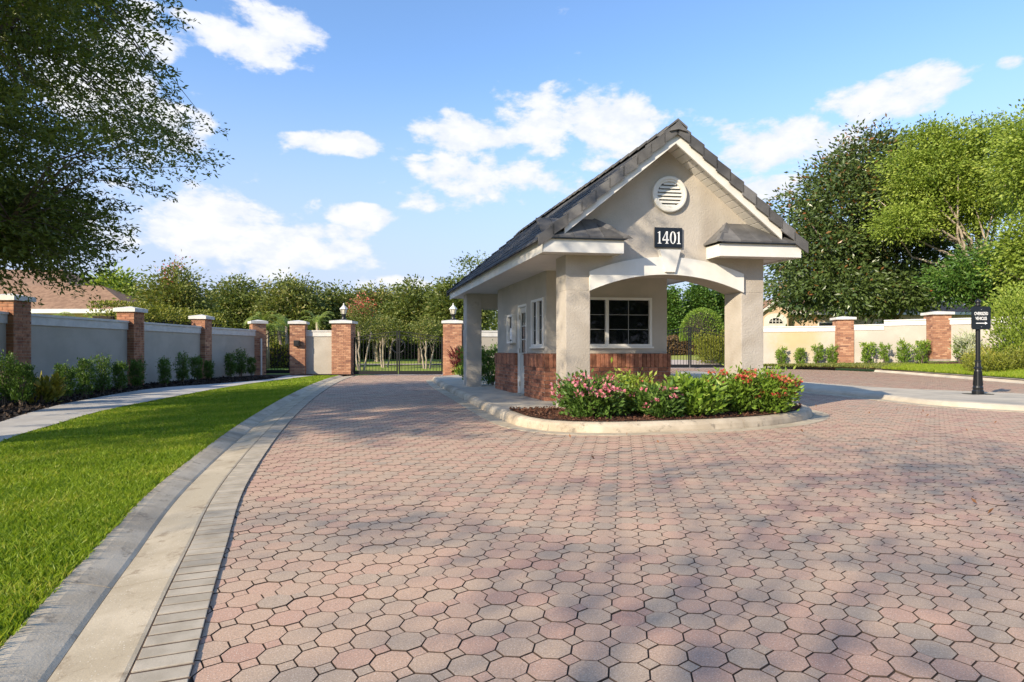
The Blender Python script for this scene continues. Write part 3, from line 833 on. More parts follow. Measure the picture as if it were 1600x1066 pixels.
def gatehouse_shell():
    u1, u2 = CW, 3.05; uR = 3.456
    # four columns
    for (a, b, v0) in ((0, u1, 0), (u2, uR, 0), (-.31, .10, 7.0), (3.05, 3.456, 7.0)):
        MB(B).box(a, b, v0, v0 + CD, BZ - .02, 2.09 if v0 == 0 else ZS).build('column', 'stucco', gh, bevel=.012)
    # front wall over the arch up to the gable
    n = 20; half = (u2 - u1) / 2; um = (u1 + u2) / 2; rise = .275; Rr = (half * half + rise * rise) / (2 * rise); zc = 2.095
    def arc(u, off=0.0): return zc + rise - Rr + math.sqrt(max((Rr + off) ** 2 - (u - um) ** 2, 0))
    us = [u1 + (u2 - u1) * k / n for k in range(n + 1)]
    pts = [(0, 0, 2.09), (u1, 0, 2.09)] + [(u, 0, arc(u)) for u in us] + [(u2, 0, 2.09), (uR, 0, 2.09), (uR, 0, ZS + .02), (EU1 - .42, 0, ZS + .02)]
    pts = [(0, 0, 2.09)] + [(u, 0, arc(u)) for u in us] + [(uR, 0, 2.09), (uR, 0, roofz(uR) - .03), (UPK, 0, ZPK - .03), (0, 0, roofz(0) - .03)]
    # split into strips so that every face is simple
    mb = MB(B); xs = sorted(set([0, UPK, uR] + us))
    def top(u): return roofz(u) - .03
    def bot(u): return arc(u) if u1 <= u <= u2 else 2.09
    for a, b in zip(xs[:-1], xs[1:]):
        ba = arc(a) if u1 <= a <= u2 and b > u1 else 2.09; bb = arc(b) if u1 <= b <= u2 and a < u2 else 2.09
        if b <= u1: ba = bb = 2.09
        if a >= u2: ba = bb = 2.09
        mb.prism([(a, 0, ba), (b, 0, bb), (b, 0, top(b)), (a, 0, top(a))], (0, CD, 0))
    me = mb.mesh('gable_wall', 'stucco', O0)
    import bmesh
    bm = bmesh.new(); bm.from_mesh(me); bmesh.ops.remove_doubles(bm, verts=bm.verts[:], dist=.0005)
    seen = {}
    for f in bm.faces: seen.setdefault(tuple(sorted(v.index for v in f.verts)), []).append(f)
    bmesh.ops.delete(bm, geom=[f for fs in seen.values() if len(fs) > 1 for f in fs], context='FACES_ONLY')
    bmesh.ops.recalc_face_normals(bm, faces=bm.faces[:])
    bm.to_mesh(me); bm.free()
    link('gable_wall', me, gh)
    # rear gable wall and beams along the sides, over the columns
    MB(B).prism([(-.31, 7, ZS + .012), (3.456, 7, ZS + .012), (3.456, 7, roofz(3.456) - .04), (UPK, 7, ZPK - .04), (-.31, 7, roofz(-.31) - .04)], (0, CD, 0)).build('rear_gable_wall', 'stucco', gh)
    MB(B).box(.10, 3.05, 7.03, 7.03 + CD - .06, 2.25, ZS - .004).build('rear_beam', 'stucco_smooth', gh)
    # arch trim and keystone
    mb = MB(B); th = .285; w0, w1 = u1 - .02, u2 + .02
    ws = [w0 + (w1 - w0) * k / 28 for k in range(29)]
    for a, b in zip(ws[:-1], ws[1:]):
        mb.prism([(a, -.045, arc(a) - .006), (b, -.045, arc(b) - .006), (b, -.045, arc(b, th)), (a, -.045, arc(a, th))], (0, .05, 0))
    me = mb.mesh('arch_trim', 'trim_white', O0)
    bm = bmesh.new(); bm.from_mesh(me); bmesh.ops.remove_doubles(bm, verts=bm.verts[:], dist=.0005)
    seen = {}
    for f in bm.faces: seen.setdefault(tuple(sorted(v.index for v in f.verts)), []).append(f)
    bmesh.ops.delete(bm, geom=[f for fs in seen.values() if len(fs) > 1 for f in fs], context='FACES_ONLY')
    bm.to_mesh(me); bm.free(); link('arch_trim', me, gh)
    kc = 1.745
    MB(B).prism([(kc - .085, -.085, 2.40), (kc + .085, -.085, 2.40), (kc + .185, -.085, 2.775), (kc - .185, -.085, 2.775)], (0, .09, 0)).build('keystone', 'trim_white', gh, bevel=.006)
    # eave soffit, fascia boards
    MB(B).box(EU0 + .03, EU1 - .03, EV0 + .46, EV1 - .03, ZS, ZS + .03).build('soffit', 'soffit_white', gh)
    MB(B).box(EU0, EU0 + .028, EV0, EV1, ZS - .025, ZF).build('fascia', 'trim_white', gh)
    MB(B).box(EU1 - .028, EU1, EV0, EV1, ZS - .025, ZF).build('fascia', 'trim_white', gh)
    # rake boards and sloping soffits of the front overhang
    for (ua, ub) in ((EU0 + .34, UPK), (EU1 - .34, UPK)):
        za = roofz(ua); zb_ = ZPK
        MB(B).prism([(ua, EV0, za - .015), (ub, EV0, zb_ - .015), (ub, EV0, zb_ - .235), (ua, EV0, za - .205)], (0, .028, 0)).build('rake_board', 'trim_white', gh)
        nP = 17
        for k in range(nP):
            a = ua + (ub - ua) * k / nP; b = ua + (ub - ua) * (k + 1) / nP - .012 * (1 if ub > ua else -1)
            MB(B).prism([(a, EV0 + .03, roofz(a) - .17), (b, EV0 + .03, roofz(b) - .17), (b, EV0 + .03, roofz(b) - .155), (a, EV0 + .03, roofz(a) - .155)], (0, -EV0 - .032, 0)).build('soffit_slat', 'soffit_white', gh)
    # cornice returns on both sides of the gable
    for side, (a, b) in ((1, (EU0, .80)), (-1, (EU1, 2.42))):
        lo, hi = min(a, b), max(a, b); z1 = ZF + .01
        r = MB(B).box(lo + (.0 if side > 0 else 0), hi, EV0 - .002, EV0 + .03, ZS - .022, ZF - .006).box(min(b, b - .028 * side), max(b, b - .028 * side), EV0 + .031, -.002, ZS - .022, ZF - .006).build('cornice_return', 'trim_white', gh)
        MB(B).box(lo + .03, hi - .03, EV0 + .031, -.003, ZS, ZS + .02).build('return_soffit', 'soffit_white', r)
        # sloping tiles: from the front edge up to the wall, hipped at the free end
        e0 = EV0 - .05; zt0 = ZF + .012; zt1 = zt0 + .36; hb = b + .05 * side; hi_b = b - .33 * side
        nT = 4; ua = a
        for k in range(nT):
            x0 = ua + (hi_b - ua) * k / nT; x1 = ua + (hi_b - ua) * (k + 1) / nT - .006 * side
            MB(B).prism([(x0, e0, zt0), (x1, e0, zt0), (x1, -.004, zt1), (x0, -.004, zt1)], (0, 0, .028)).build('return_tile', 'rake_tile', r)
        MB(B).prism([(hi_b, e0, zt0 + .002), (hb, e0, zt0 + .002), (hi_b, -.004, zt1 + .002)], (0, 0, .03)).build('return_tile', 'rake_tile', r)
        MB(B).prism([(hi_b, -.004, zt1), (hb, e0, zt0), (hb, -.004, zt0)], (0, 0, .028)).build('return_tile', 'rake_tile', r)
        # hip cap, two pieces
        p0 = Vector((hb, e0, zt0 + .03)); p1 = Vector((hi_b, -.05, zt1 - .01)); d = p1 - p0
        for k in range(2):
            q0 = p0 + d * (k * .5); q1 = p0 + d * (k * .5 + .52); w = .075; dz = .022 * k
            MB(B).prism([(q0.x - w, q0.y - .02, q0.z - .03 + dz), (q0.x, q0.y - .02, q0.z + .022 + dz), (q0.x + w, q0.y - .02, q0.z - .03 + dz)], (q1.x - q0.x, q1.y - q0.y + .02, q1.z - q0.z)).build('hip_tile', 'rake_tile', r)
        MB(B).box(lo - (.05 if side > 0 else -.0), hi + (.05 if side < 0 else 0), e0 - .004, e0 + .03, ZF - .004, ZF + .010).build('drip_edge', 'black_plate', r)
    # round louvred vent
    vc = (1.753, 3.70); rr = .30
    vt = MB(B); k = 40
    ring = lambda r_, y: [(vc[0] + r_ * math.cos(2 * math.pi * i / k), y, vc[1] + r_ * math.sin(2 * math.pi * i / k)) for i in range(k)]
    i0 = 0
    rings = [(rr, 0.0), (rr, -.055), (rr - .015, -.065), (rr - .05, -.065), (rr - .055, -.05), (rr - .085, -.05), (rr - .09, -.02)]
    for r_, y in rings: vt.v += [B(*q) for q in ring(r_, y)]
    for j in range(len(rings) - 1):
        for q in range(k):
            q2 = (q + 1) % k; vt.f.append((j * k + q, j * k + q2, (j + 1) * k + q2, (j + 1) * k + q))
    vent = vt.build('gable_vent', 'white_plastic', gh)
    MB(B).poly([q for q in ring(rr - .085, -.012)]).build('vent_backing', 'interior', vent)
    ri = rr - .088
    for q in range(7):
        z = vc[1] - ri + (q + .5) * 2 * ri / 7; w = math.sqrt(max(ri * ri - (z - vc[1]) ** 2, 0)) * .98
        MB(B).prism([(vc[0] - w, -.052, z - .028), (vc[0] + w, -.052, z - .028), (vc[0] + w, -.022, z + .022), (vc[0] - w, -.022, z + .022)], (0, .008, .006)).build('vent_slat', 'white_plastic', vent)
    # number plate 1401
    pu0, pu1, pz0, pz1 = 1.503, 1.977, 2.815, 3.147
    plate = MB(B).box(pu0, pu1, -.035, -.004, pz0, pz1).build('number_plate', 'black_plate', gh, bevel=.004)
    dig = digit_shapes(); w = .098; x = pu0 + .037; h = .205; z0 = pz0 + .062
    for ch, wd in (('1', .078), ('4', .122), ('0', .112), ('1', .078)):
        mb = MB(B)
        for poly in dig[ch]: mb.prism([(x + px * wd, -.040, z0 + pz * h) for px, pz in poly], (0, .006, 0))
        mb.build('digit', 'sign_white', plate); x += wd + .008


def digit_shapes():
    one = [[(.36, 0), (.64, 0), (.64, 1), (.50, 1), (.36, .94)], [(.08, 0), (.36, 0), (.36, .07), (.08, .045)], [(.64, 0), (.92, 0), (.92, .045), (.64, .07)], [(.06, .86), (.36, .86), (.36, .94), (.06, .89)]]
    four = [[(.56, 0), (.78, 0), (.78, 1), (.56, 1)], [(.03, .25), (.56, .25), (.56, .36), (.03, .36)], [(.78, .25), (.97, .25), (.97, .36), (.78, .36)], [(.03, .36), (.16, .36), (.56, .86), (.56, 1.0)], [(.42, 0), (.56, 0), (.56, .05), (.42, .03)], [(.78, 0), (.92, 0), (.92, .03), (.78, .05)]]
    zero = []; n = 28
    for k in range(n):
        a, b = 2 * math.pi * k / n, 2 * math.pi * (k + 1) / n
        zero.append([(.5 + .47 * math.cos(a), .5 + .51 * math.sin(a)), (.5 + .47 * math.cos(b), .5 + .51 * math.sin(b)), (.5 + .25 * math.cos(b), .5 + .455 * math.sin(b)), (.5 + .25 * math.cos(a), .5 + .455 * math.sin(a))])
    return {'1': one, '4': four, '0': zero}


gatehouse_shell()


def roof():
    rf = MB(B)
    for (ue, s) in ((EU0, 1), (EU1, -1)):
        rf.prism([(ue, EV0 + .03, ZF + .0), (UPK, EV0 + .03, ZPK), (UPK, EV1, ZPK), (ue, EV1, ZF)], (0, 0, .02))
    rf = rf.build('roof', 'tile', gh)
    nc = 9; n_v = 27; dv = (EV1 - EV0 - .06) / n_v
    for s, ue, nm in ((1, EU0 - .09, 'roof_tile'), (-1, EU1 + .09, 'roof_tile_slope')):
        du = (UPK - ue) / nc; dz = (ZPK + .03 - (roofz(EU0) - .09 * SLOPE + .03)) / nc
        # one tile: lies on the batten, tail lifted over the course below
        t = MB(lambda a, b, c: U * a + V * b + Vector((0, 0, c)))
        L = 1.13
        t.prism([(0, .004, .030), (0, dv - .004, .030), (du * L, dv - .004, dz * L + .006), (du * L, .004, dz * L + .006)], (0, 0, .030))
        me = t.mesh(nm, 'tile')
        z0 = ZF - .09 * SLOPE + .005
        if s > 0:
            for i in range(nc):
                for j in range(n_v):
                    link('roof_tile', me, rf, B(ue + du * i, EV0 + .04 + dv * j, z0 + dz * i + random.uniform(-.003, .003)))
        else:
            vs = np.array([v.co[:] for v in me.vertices]); fs = np.array([p.vertices[:] for p in me.polygons])
            allv, allf = [], []
            for i in range(nc):
                for j in range(n_v):
                    allf.append(fs + len(allv) * len(vs)); allv.append(vs + np.array(B(ue + du * i, EV0 + .04 + dv * j, z0 + dz * i) - O0))
            link('roof_tiles', np_mesh('roof_tiles', np.vstack(allv), np.vstack(allf), 'tile'), rf, O0, kind='stuff')
        # rake tiles folded over the gable edge, front and back
        for ve, sg in ((EV0, -1), (EV1, 1)):
            m = 10; du2 = (UPK - ue) / m; dz2 = (ZPK + .03 - z0 - .02) / m
            for i in range(m):
                a0 = ue + du2 * i; zz = z0 + .03 + dz2 * i + random.uniform(-.004, .004); l = 1.10; tl = .040
                q = MB(B)
                y0, y1 = (ve - .055, ve + .13) if sg < 0 else (ve - .13, ve + .055)
                q.prism([(a0, y0, zz + .055), (a0 + du2 * l, y0, zz + dz2 * l + .055 - tl), (a0 + du2 * l, y1, zz + dz2 * l + .055 - tl), (a0, y1, zz + .055)], (0, 0, .026))
                yy = y0 if sg < 0 else y1 - .026
                q.prism([(a0, yy, zz - .105), (a0 + du2 * l, yy, zz + dz2 * l - .105 - tl), (a0 + du2 * l, yy, zz + dz2 * l + .054 - tl), (a0, yy, zz + .054)], (0, .026, 0))
                q.build('rake_tile', 'rake_tile', rf)
    # ridge tiles
    m = 26; dr = (EV1 - EV0 + .1) / m; zr = ZPK + .065
    for j in range(m):
        v0 = EV0 - .065 + dr * j; v1 = v0 + dr * 1.08; lift = .022
        q = MB(B); w = .16; hh = w * .80
        for sgn in (-1, 1):
            q.prism([(UPK, v0, zr + .06 + lift), (UPK + sgn * w, v0, zr + .06 - hh + lift), (UPK + sgn * w, v0, zr + .03 - hh + lift), (UPK, v0, zr + .025 + lift)], (0, v1 - v0, 0) if False else (0, dr * 1.06, -lift))
        q.build('ridge_tile', 'rake_tile', rf)
    # end cap of the ridge on the gable
    MB(B).prism([(UPK - .15, EV0 - .085, ZPK - .07), (UPK, EV0 - .085, ZPK + .10), (UPK + .15, EV0 - .085, ZPK - .07), (UPK, EV0 - .085, ZPK - .035)], (0, .03, 0)).build('ridge_end_tile', 'rake_tile', rf)
roof()

RU0, RU1, RV0, RV1 = .25, 2.82, 1.91, 6.05             # the room, outer face of its brick base
DV0, DV1 = 3.34, 4.02                                   # door opening in the left wall
ZB1, ZSOL = 1.045, .765                                 # top of the soldier course, its underside


def room():
    t = .10; s = .055                                   # stucco face set back behind the brick
    a0, a1, b0, b1 = RU0 + s, RU1 - s, RV0 + s, RV1 - s
    wu0, wu1, wz0, wz1 = .60, 2.44, 1.18, 2.15          # front window opening
    sv0, sv1 = 2.10, 2.92                               # side window opening
    dtop = 2.12
    # front wall round the window
    w = MB(B)
    w.box(a0, wu0, b0, b0 + t, ZB1, ZS).box(wu1, a1, b0, b0 + t, ZB1, ZS).box(wu0, wu1, b0, b0 + t, wz1, ZS).box(wu0, wu1, b0, b0 + t, ZB1, wz0)
    w.build('front_wall', 'stucco_smooth', gh)
    # left wall round window and door
    w = MB(B); y0 = b0 + t
    w.box(a0, a0 + t, y0, sv0, ZB1, ZS).box(a0, a0 + t, sv0, sv1, wz1, ZS).box(a0, a0 + t, sv0, sv1, ZB1, wz0).box(a0, a0 + t, sv1, DV0, ZB1, ZS)
    w.box(a0, a0 + t, DV0, DV1, dtop, ZS).box(a0, a0 + t, DV1, b1, ZB1, ZS)
    w.build('side_wall', 'stucco_smooth', gh)
    MB(B).box(a1 - t, a1, y0, b1, BZ, ZS).box(a0 + t, a1 - t, b1 - t, b1, BZ, ZS).build('rear_wall', 'stucco_smooth', gh)
    MB(B).box(a0 + t + .004, a1 - t - .004, y0 + .004, b1 - t - .004, BZ + .003, BZ + .02).build('floor_slab', 'interior', gh)
    # windows: frame, sashes, panes, muntins
    def window(T, x0, x1, z0, z1, sashes, depth, fl=.05):
        fr = MB(T); pr = -.03
        fr.box(x0, x1, pr, depth, z1 - fl, z1).box(x0, x1, pr, depth, z0, z0 + fl).box(x0, x0 + fl, pr, depth, z0 + fl, z1 - fl).box(x1 - fl, x1, pr, depth, z0 + fl, z1 - fl)
        for m in sashes[:-1]: fr.box(m - fl * .6, m + fl * .6, pr, depth, z0 + fl, z1 - fl)
        fr = fr.build('window', 'white_frame', gh)
        MB(T).box(x0 - .03, x1 + .03, pr - .02, 0.0, z0 - .035, z0 - .002).build('sill', 'white_frame', fr)
        xs = [x0 + fl] + [m for m in sashes[:-1]] + [x1 - fl]
        for i in range(len(xs) - 1):
            l = xs[i] + (fl * .6 if i else 0); r_ = xs[i + 1] - (fl * .6 if i < len(xs) - 2 else 0)
            MB(T).box(l + .001, r_ - .001, .02, .026, z0 + fl + .001, z1 - fl - .001).build('pane', 'glass', fr)
            mu = MB(T); hh = (z1 - z0 - 2 * fl); rows = 3; cols = 2
            for k in range(1, rows): mu.box(l + .002, r_ - .002, .008, .018, z0 + fl + hh * k / rows - .005, z0 + fl + hh * k / rows + .005)
            for k in range(1, cols): mu.box((l + r_) / 2 - .0045, (l + r_) / 2 + .0045, .0075, .0175, z0 + fl + .002, z1 - fl - .002)
            mu.build('muntin', 'muntin_grey', fr)
    window(lambda x, y, z: B(x, b0 + y, z), wu0, wu1, wz0, wz1, [1.52, 2.44], .06)
    window(lambda x, y, z: B(a0 + y, x, z), sv0, sv1, wz0, wz1, [(sv0 + sv1) / 2, sv1], .06)
    # door, set back in its opening
    T = lambda x, y, z: B(a0 + y, x, z)
    fr = MB(T).box(DV0, DV0 + .05, -.01, t + .02, BZ, dtop).box(DV1 - .05, DV1, -.01, t + .02, BZ, dtop).box(DV0 + .05, DV1 - .05, -.01, t + .02, dtop - .05, dtop).build('door_frame', 'white_frame', gh)
    d0, d1 = DV0 + .055, DV1 - .055; zt = dtop - .055; gz0 = 1.05
    dr = MB(T).box(d0, d1, .03, .07, BZ + .02, gz0).box(d0, d0 + .10, .03, .07, gz0, zt).box(d1 - .10, d1, .03, .07, gz0, zt).box(d0 + .10, d1 - .10, .03, .07, zt - .12, zt)
    for k in (1, 2): z = gz0 + (zt - .12 - gz0) * k / 3; dr.box(d0 + .10, d1 - .10, .035, .065, z - .012, z + .012)
    m_ = (d0 + d1) / 2; dr.box(m_ - .011, m_ + .011, .036, .064, gz0, zt - .12)
    door = dr.build('door', 'door_paint', gh)
    for k in range(3):
        z0 = gz0 + (zt - .12 - gz0) * k / 3; z1 = gz0 + (zt - .12 - gz0) * (k + 1) / 3
        for (l, r_) in ((d0 + .10, m_ - .011), (m_ + .011, d1 - .10)): MB(T).box(l + .001, r_ - .001, .047, .053, z0 + .013, z1 - .013).build('pane', 'glass', door)
    MB(T).box(d0 + .03, d0 + .06, -.03, .03, 1.0, 1.03).box(d0 + .03, d0 + .14, -.04, -.02, 1.005, 1.025).build('handle', 'brass', door)
    for z in (.35, 1.1, 1.85): MB(T).box(d1 - .012, d1 + .02, .016, .03, z - .05, z + .05).build('hinge', 'brass', door)
    MB(T).box(DV0 + .02, DV1 - .02, -.10, .02, BZ + .001, BZ + .022).build('threshold', 'concrete', gh)
    # glazed notice box
    n0, n1, z0, z1 = 4.22, 4.74, 1.27, 1.94
    nb = MB(T); nb.box(n0, n1, -.085, -.001, z1 - .05, z1).box(n0, n1, -.085, -.001, z0, z0 + .05).box(n0, n0 + .05, -.085, -.001, z0 + .05, z1 - .05).box(n1 - .05, n1, -.085, -.001, z0 + .05, z1 - .05)
    nb = nb.build('notice_box', 'white_frame', gh)
    MB(T).box(n0 + .05, n1 - .05, -.02, -.003, z0 + .05, z1 - .05).build('backing', 'black_plate', nb)
    MB(T).box(n0 + .09, n0 + .29, -.026, -.021, z0 + .30, z1 - .09).box(n0 + .20, n1 - .10, -.031, -.027, z0 + .09, z0 + .36).build('notice', 'paper', nb)
    # ---- brick base
    core = MB(B); e = .014
    core.box(RU0 + e, RU1 - e, RV0 + e, RV0 + .12, BZ, ZB1 - e)
    core.box(RU0 + e, RU0 + .12, RV0 + .12, DV0 - e, BZ, ZB1 - e).box(RU0 + e, RU0 + .12, DV1 + e, RV1 - e, BZ, ZB1 - e)
    core.box(RU1 - .05, RU1 - e, RV0 + .12, RV1 - e, BZ, ZB1 - e)
    core = core.build('brick_base', 'mortar', gh)
    bl, bh, jt = .200, .0715, .010; ncourse = 8; ch = (ZSOL - BZ) / ncourse
    def brick_mesh(ax, length, h, dep):
        # ax 0: face towards -v, runs along u;  ax 1: face towards -u, runs along v
        q = MB(lambda a, b, c: (U * a + V * b if ax == 0 else V * a + U * b) + Vector((0, 0, c)))
        return q.box(jt / 2, length - jt / 2, 0, dep, jt / 2, h - jt / 2).mesh('brick', 'brick', bevel=.003)
    cache = {}
    def put(name, ax, s0, s1, base, z, h, dep):
        key = (name, ax, round(s1 - s0, 3), h, dep)
        if key not in cache: cache[key] = brick_mesh(ax, s1 - s0, h, dep)
        link(name, cache[key], core, (B(s0, base, z) if ax == 0 else B(base, s0, z)) + Vector((0, 0, 0)))
    runs = [(0, RU0, RU1, RV0), (1, RV0 + .075, DV0, RU0), (1, DV1, RV1, RU0)]
    for ax, s0, s1, base in runs:
        nb_ = (s1 - s0) / bl
        for c in range(ncourse):
            cuts = [s0]; x = s0 + (bl if c % 2 == 0 else bl / 2)
            while x < s1 - .03: cuts.append(x); x += bl
            cuts.append(s1)
            for p, q in zip(cuts[:-1], cuts[1:]): put('brick', ax, p, q, base + random.uniform(-.0015, .0015), BZ + c * ch, ch, .05)
        ns = int(round((s1 - s0) / .0865)); w = (s1 - s0) / ns
        for k in range(ns): put('soldier_brick', ax, s0 + k * w, s0 + k * w + w, base - .014 + random.uniform(-.002, .002), ZSOL, ZB1 - ZSOL, .075)
    # right flank and door reveals, joined
    vs, fs, tt = [], [], []
    def bulk(T, s0, s1, z0, h, dep):
        q = MB(T).box(s0 + jt / 2, s1 - jt / 2, 0, dep, z0 + jt / 2, z0 + h - jt / 2); k = len(vs)
        vs.extend([tuple(v - O0) for v in q.v]); fs.extend([tuple(i + k for i in f) for f in q.f]); tt.extend([random.random() * .6] * 8)
    T1 = lambda a, b, z: B(RU1 - b, a, z)
    for c in range(ncourse):
        x = RV0 + .075 - (c % 2) * .1
        while x < RV1: bulk(T1, max(x, RV0 + .06), min(x + bl, RV1), BZ + c * ch, ch, .04); x += bl
    x = RV0 + .06
    while x < RV1 - .05: bulk(T1, x, x + .0865, ZSOL, ZB1 - ZSOL, .04); x += .0865
    for vv, sg in ((DV0, -1), (DV1, 1)):
        T2 = lambda a, b, z, vv=vv, sg=sg: B(a, vv + sg * b, z)
        for c in range(ncourse): bulk(T2, RU0 + .052, RU0 + .125, BZ + c * ch, ch, .012)
    link('brickwork', np_mesh('brickwork', vs, fs, 'brick_field', tt), core, O0, kind='stuff')
room()

# ================================================================ PERIMETER WALLS, PILLARS, GATES
def brick_pillar(label, c, w, zb, zt, rot=0.0, single=False, cap=.07, group='brick pillars of the perimeter wall', cap_h=.11, peak=.07):
    root = empty('brick_pillar', (c[0], c[1], zb), label, 'pillar', group)
    ca, sa = math.cos(rot), math.sin(rot)
    T = lambda a, b, z: Vector((c[0] + a * ca - b * sa, c[1] + a * sa + b * ca, z))
    h = w / 2; e = .012
    MB(T).box(-h + e, h - e, -h + e, h - e, zb - .1, zt).build('core', 'mortar', root)
    n = max(2, int(round(w / .21))); bl = w / n; ch = .076; nc = int((zt - zb) / ch); ch = (zt - zb) / nc; jt = .010; dep = .05
    vs, fs, tt = [], [], []; cache = {}
    faces = [(0, lambda a, b, z: T(-h + a, -h + b, z)), (1, lambda a, b, z: T(h - b, -h + a, z)), (2, lambda a, b, z: T(h - a, h - b, z)), (3, lambda a, b, z: T(-h + b, h - a, z))]
    for k, Tf in faces:
        for i in range(nc):
            off = 0 if (i + k) % 2 == 0 else .5
            cuts = [0.0] + [bl * (j + (off or 1)) for j in range(n)]; cuts = [x for x in cuts if x < w - .02] + [w]
            for p, q in zip(cuts[:-1], cuts[1:]):
                z = zb + i * ch; a0 = p + (jt / 2 if p > 0 else dep * (k % 2)); a1 = q - (jt / 2 if q < w else dep * (k % 2))
                if a1 - a0 < .015: continue
                mb = MB(Tf).box(a0, a1, 0, dep, z + jt / 2, z + ch - jt / 2)
                if single and k in (0, 1):
                    key = (k, round(a1 - a0, 3)); loc = mb.v[0]
                    if key not in cache: cache[key] = mb.mesh('brick', 'pillar_brick', loc, bevel=.002)
                    link('brick', cache[key], root, loc)
                else:
                    m = len(vs); vs.extend([tuple(v - origin(root)) for v in mb.v]); fs.extend([tuple(x + m for x in f) for f in mb.f]); tt.extend([min(1, max(0, random.gauss(.5, .25)))] * 8)
    link('brickwork', np_mesh('brickwork', vs, fs, 'brick_field', tt), root, kind='stuff')
    cp = MB(T); k = h + cap
    cp.box(-k, k, -k, k, zt, zt + cap_h)
    i = len(cp.v); cp.v += [T(-k, -k, zt + cap_h + .001), T(k, -k, zt + cap_h + .001), T(k, k, zt + cap_h + .001), T(-k, k, zt + cap_h + .001), T(0, 0, zt + cap_h + peak)]
    cp.f += [(i, i + 1, i + 4), (i + 1, i + 2, i + 4), (i + 2, i + 3, i + 4), (i + 3, i, i + 4)]
    cp.build('cap', 'cap_white', root)
    return root


Z0 = .03
pl = [('brick pillar with white cap standing before the brown roofed house at the near end of the wall', (-11.82, 14.36), .52, 0, True),
      ('brick pillar with white cap beside the palm fronds, second along the shaded wall', (-11.64, 18.56), .52, 0, True),
      ('brick pillar with white cap by the red flowering tree, third along the shaded wall', (-11.62, 22.76), .52, 0, False),
      ('brick pillar with white cap at the outer side of the small pedestrian gate', (-11.10, 26.55), .56, R(35), False),
      ('brick pillar with dark intercom box beside the small pedestrian gate', (-9.45, 26.95), .64, R(8), False)]
for lb, c, w, r_, sg in pl: brick_pillar(lb, c, w, Z0, 2.27, r_, sg)
P6 = brick_pillar('wide brick gate pillar with lantern beside the short lit wall panel', (-7.5, 27.1), .84, .0, 2.30, 0, False, .08)
P7 = brick_pillar('wide brick gate pillar with lantern and dark red plant at its foot', (-2.62, 27.1), .82, .0, 2.30, 0, False, .06)
brick_pillar('brick pillar with white cap between the stained wall and the stepped wall', (15.95, 29.3), .72, .50, 2.58, R(-10), False, .09)
brick_pillar('brick pillar with white cap behind the black sign, overhung by green leaves', (18.75, 26.8), .74, .74, 2.67, R(-6), False, .09)
brick_pillar('brick gate pillar at the far end of the stained wall', (11.6, 30.85), .72, .2, 2.5, R(-6), False, .08)


def wall_panel(label, a, b, ztop, zbase, mat='wall_stucco', th=.2, band=.27, steps=None):
    a = Vector((*a, 0)); b = Vector((*b, 0)); d = (b - a); L = d.length; d.normalize(); n = Vector((-d.y, d.x, 0))
    root = empty('perimeter_wall', ((a.x + b.x) / 2, (a.y + b.y) / 2, zbase), label, 'wall', 'stucco panels of the perimeter wall')
    T = lambda s, t, z: a + d * s + n * t + Vector((0, 0, z))
    for (s0, s1, zt) in (steps or [(0, L, ztop)]):
        s0, s1 = s0 * (L if steps else 1), s1 * (L if steps else 1)
        MB(T).box(s0, s1, -th / 2, th / 2, zbase - .15, zt - .02).build('panel', mat, root)
        MB(T).box(s0, s1 + (.002 if s1 < L else 0), -th / 2 - .035, th / 2 + .035, zt - band, zt - .061).build('trim_band', 'cap_white', root)
        MB(T).box(s0, s1 + (.004 if s1 < L else 0), -th / 2 - .065, th / 2 + .065, zt - .06, zt).build('coping', 'cap_white', root)
    return root


wall_panel('pale stucco wall panel left of the near brick pillar', (-11.95, 9.0), (-11.83, 14.1), 2.0, 0)
wall_panel('long shaded stucco wall panel behind the croton and five clipped shrubs', (-11.83, 14.62), (-11.68, 18.3), 2.0, 0)
wall_panel('shaded stucco wall panel below the yellow green hedge', (-11.66, 18.82), (-11.64, 22.5), 2.0, 0)
wall_panel('shaded stucco wall panel ending at the pedestrian gate', (-11.6, 23.02), (-11.2, 26.25), 2.0, 0)
wall_panel('short cream stucco wall panel with small croton, between two pillars', (-9.14, 27.05), (-7.92, 27.15), 2.0, 0)
wall_panel('cream stucco wall panel behind the gatehouse porch', (-2.21, 27.2), (2.6, 28.2), 2.0, 0)
wall_panel('cream stucco wall stained yellow behind four small shrubs', (11.9, 30.75), (15.65, 29.45), 2.30, .2, 'stained_wall')
wall_panel('cream stucco wall panel with a step in its coping', (16.25, 29.1), (18.45, 27.05), 2.51, .55, 'wall_stucco', steps=[(0, .46, 2.33), (.46, 1, 2.51)])
wall_panel('cream stucco wall panel half hidden by yellow green bushes', (19.05, 26.55), (25.0, 20.8), 2.50, .8)


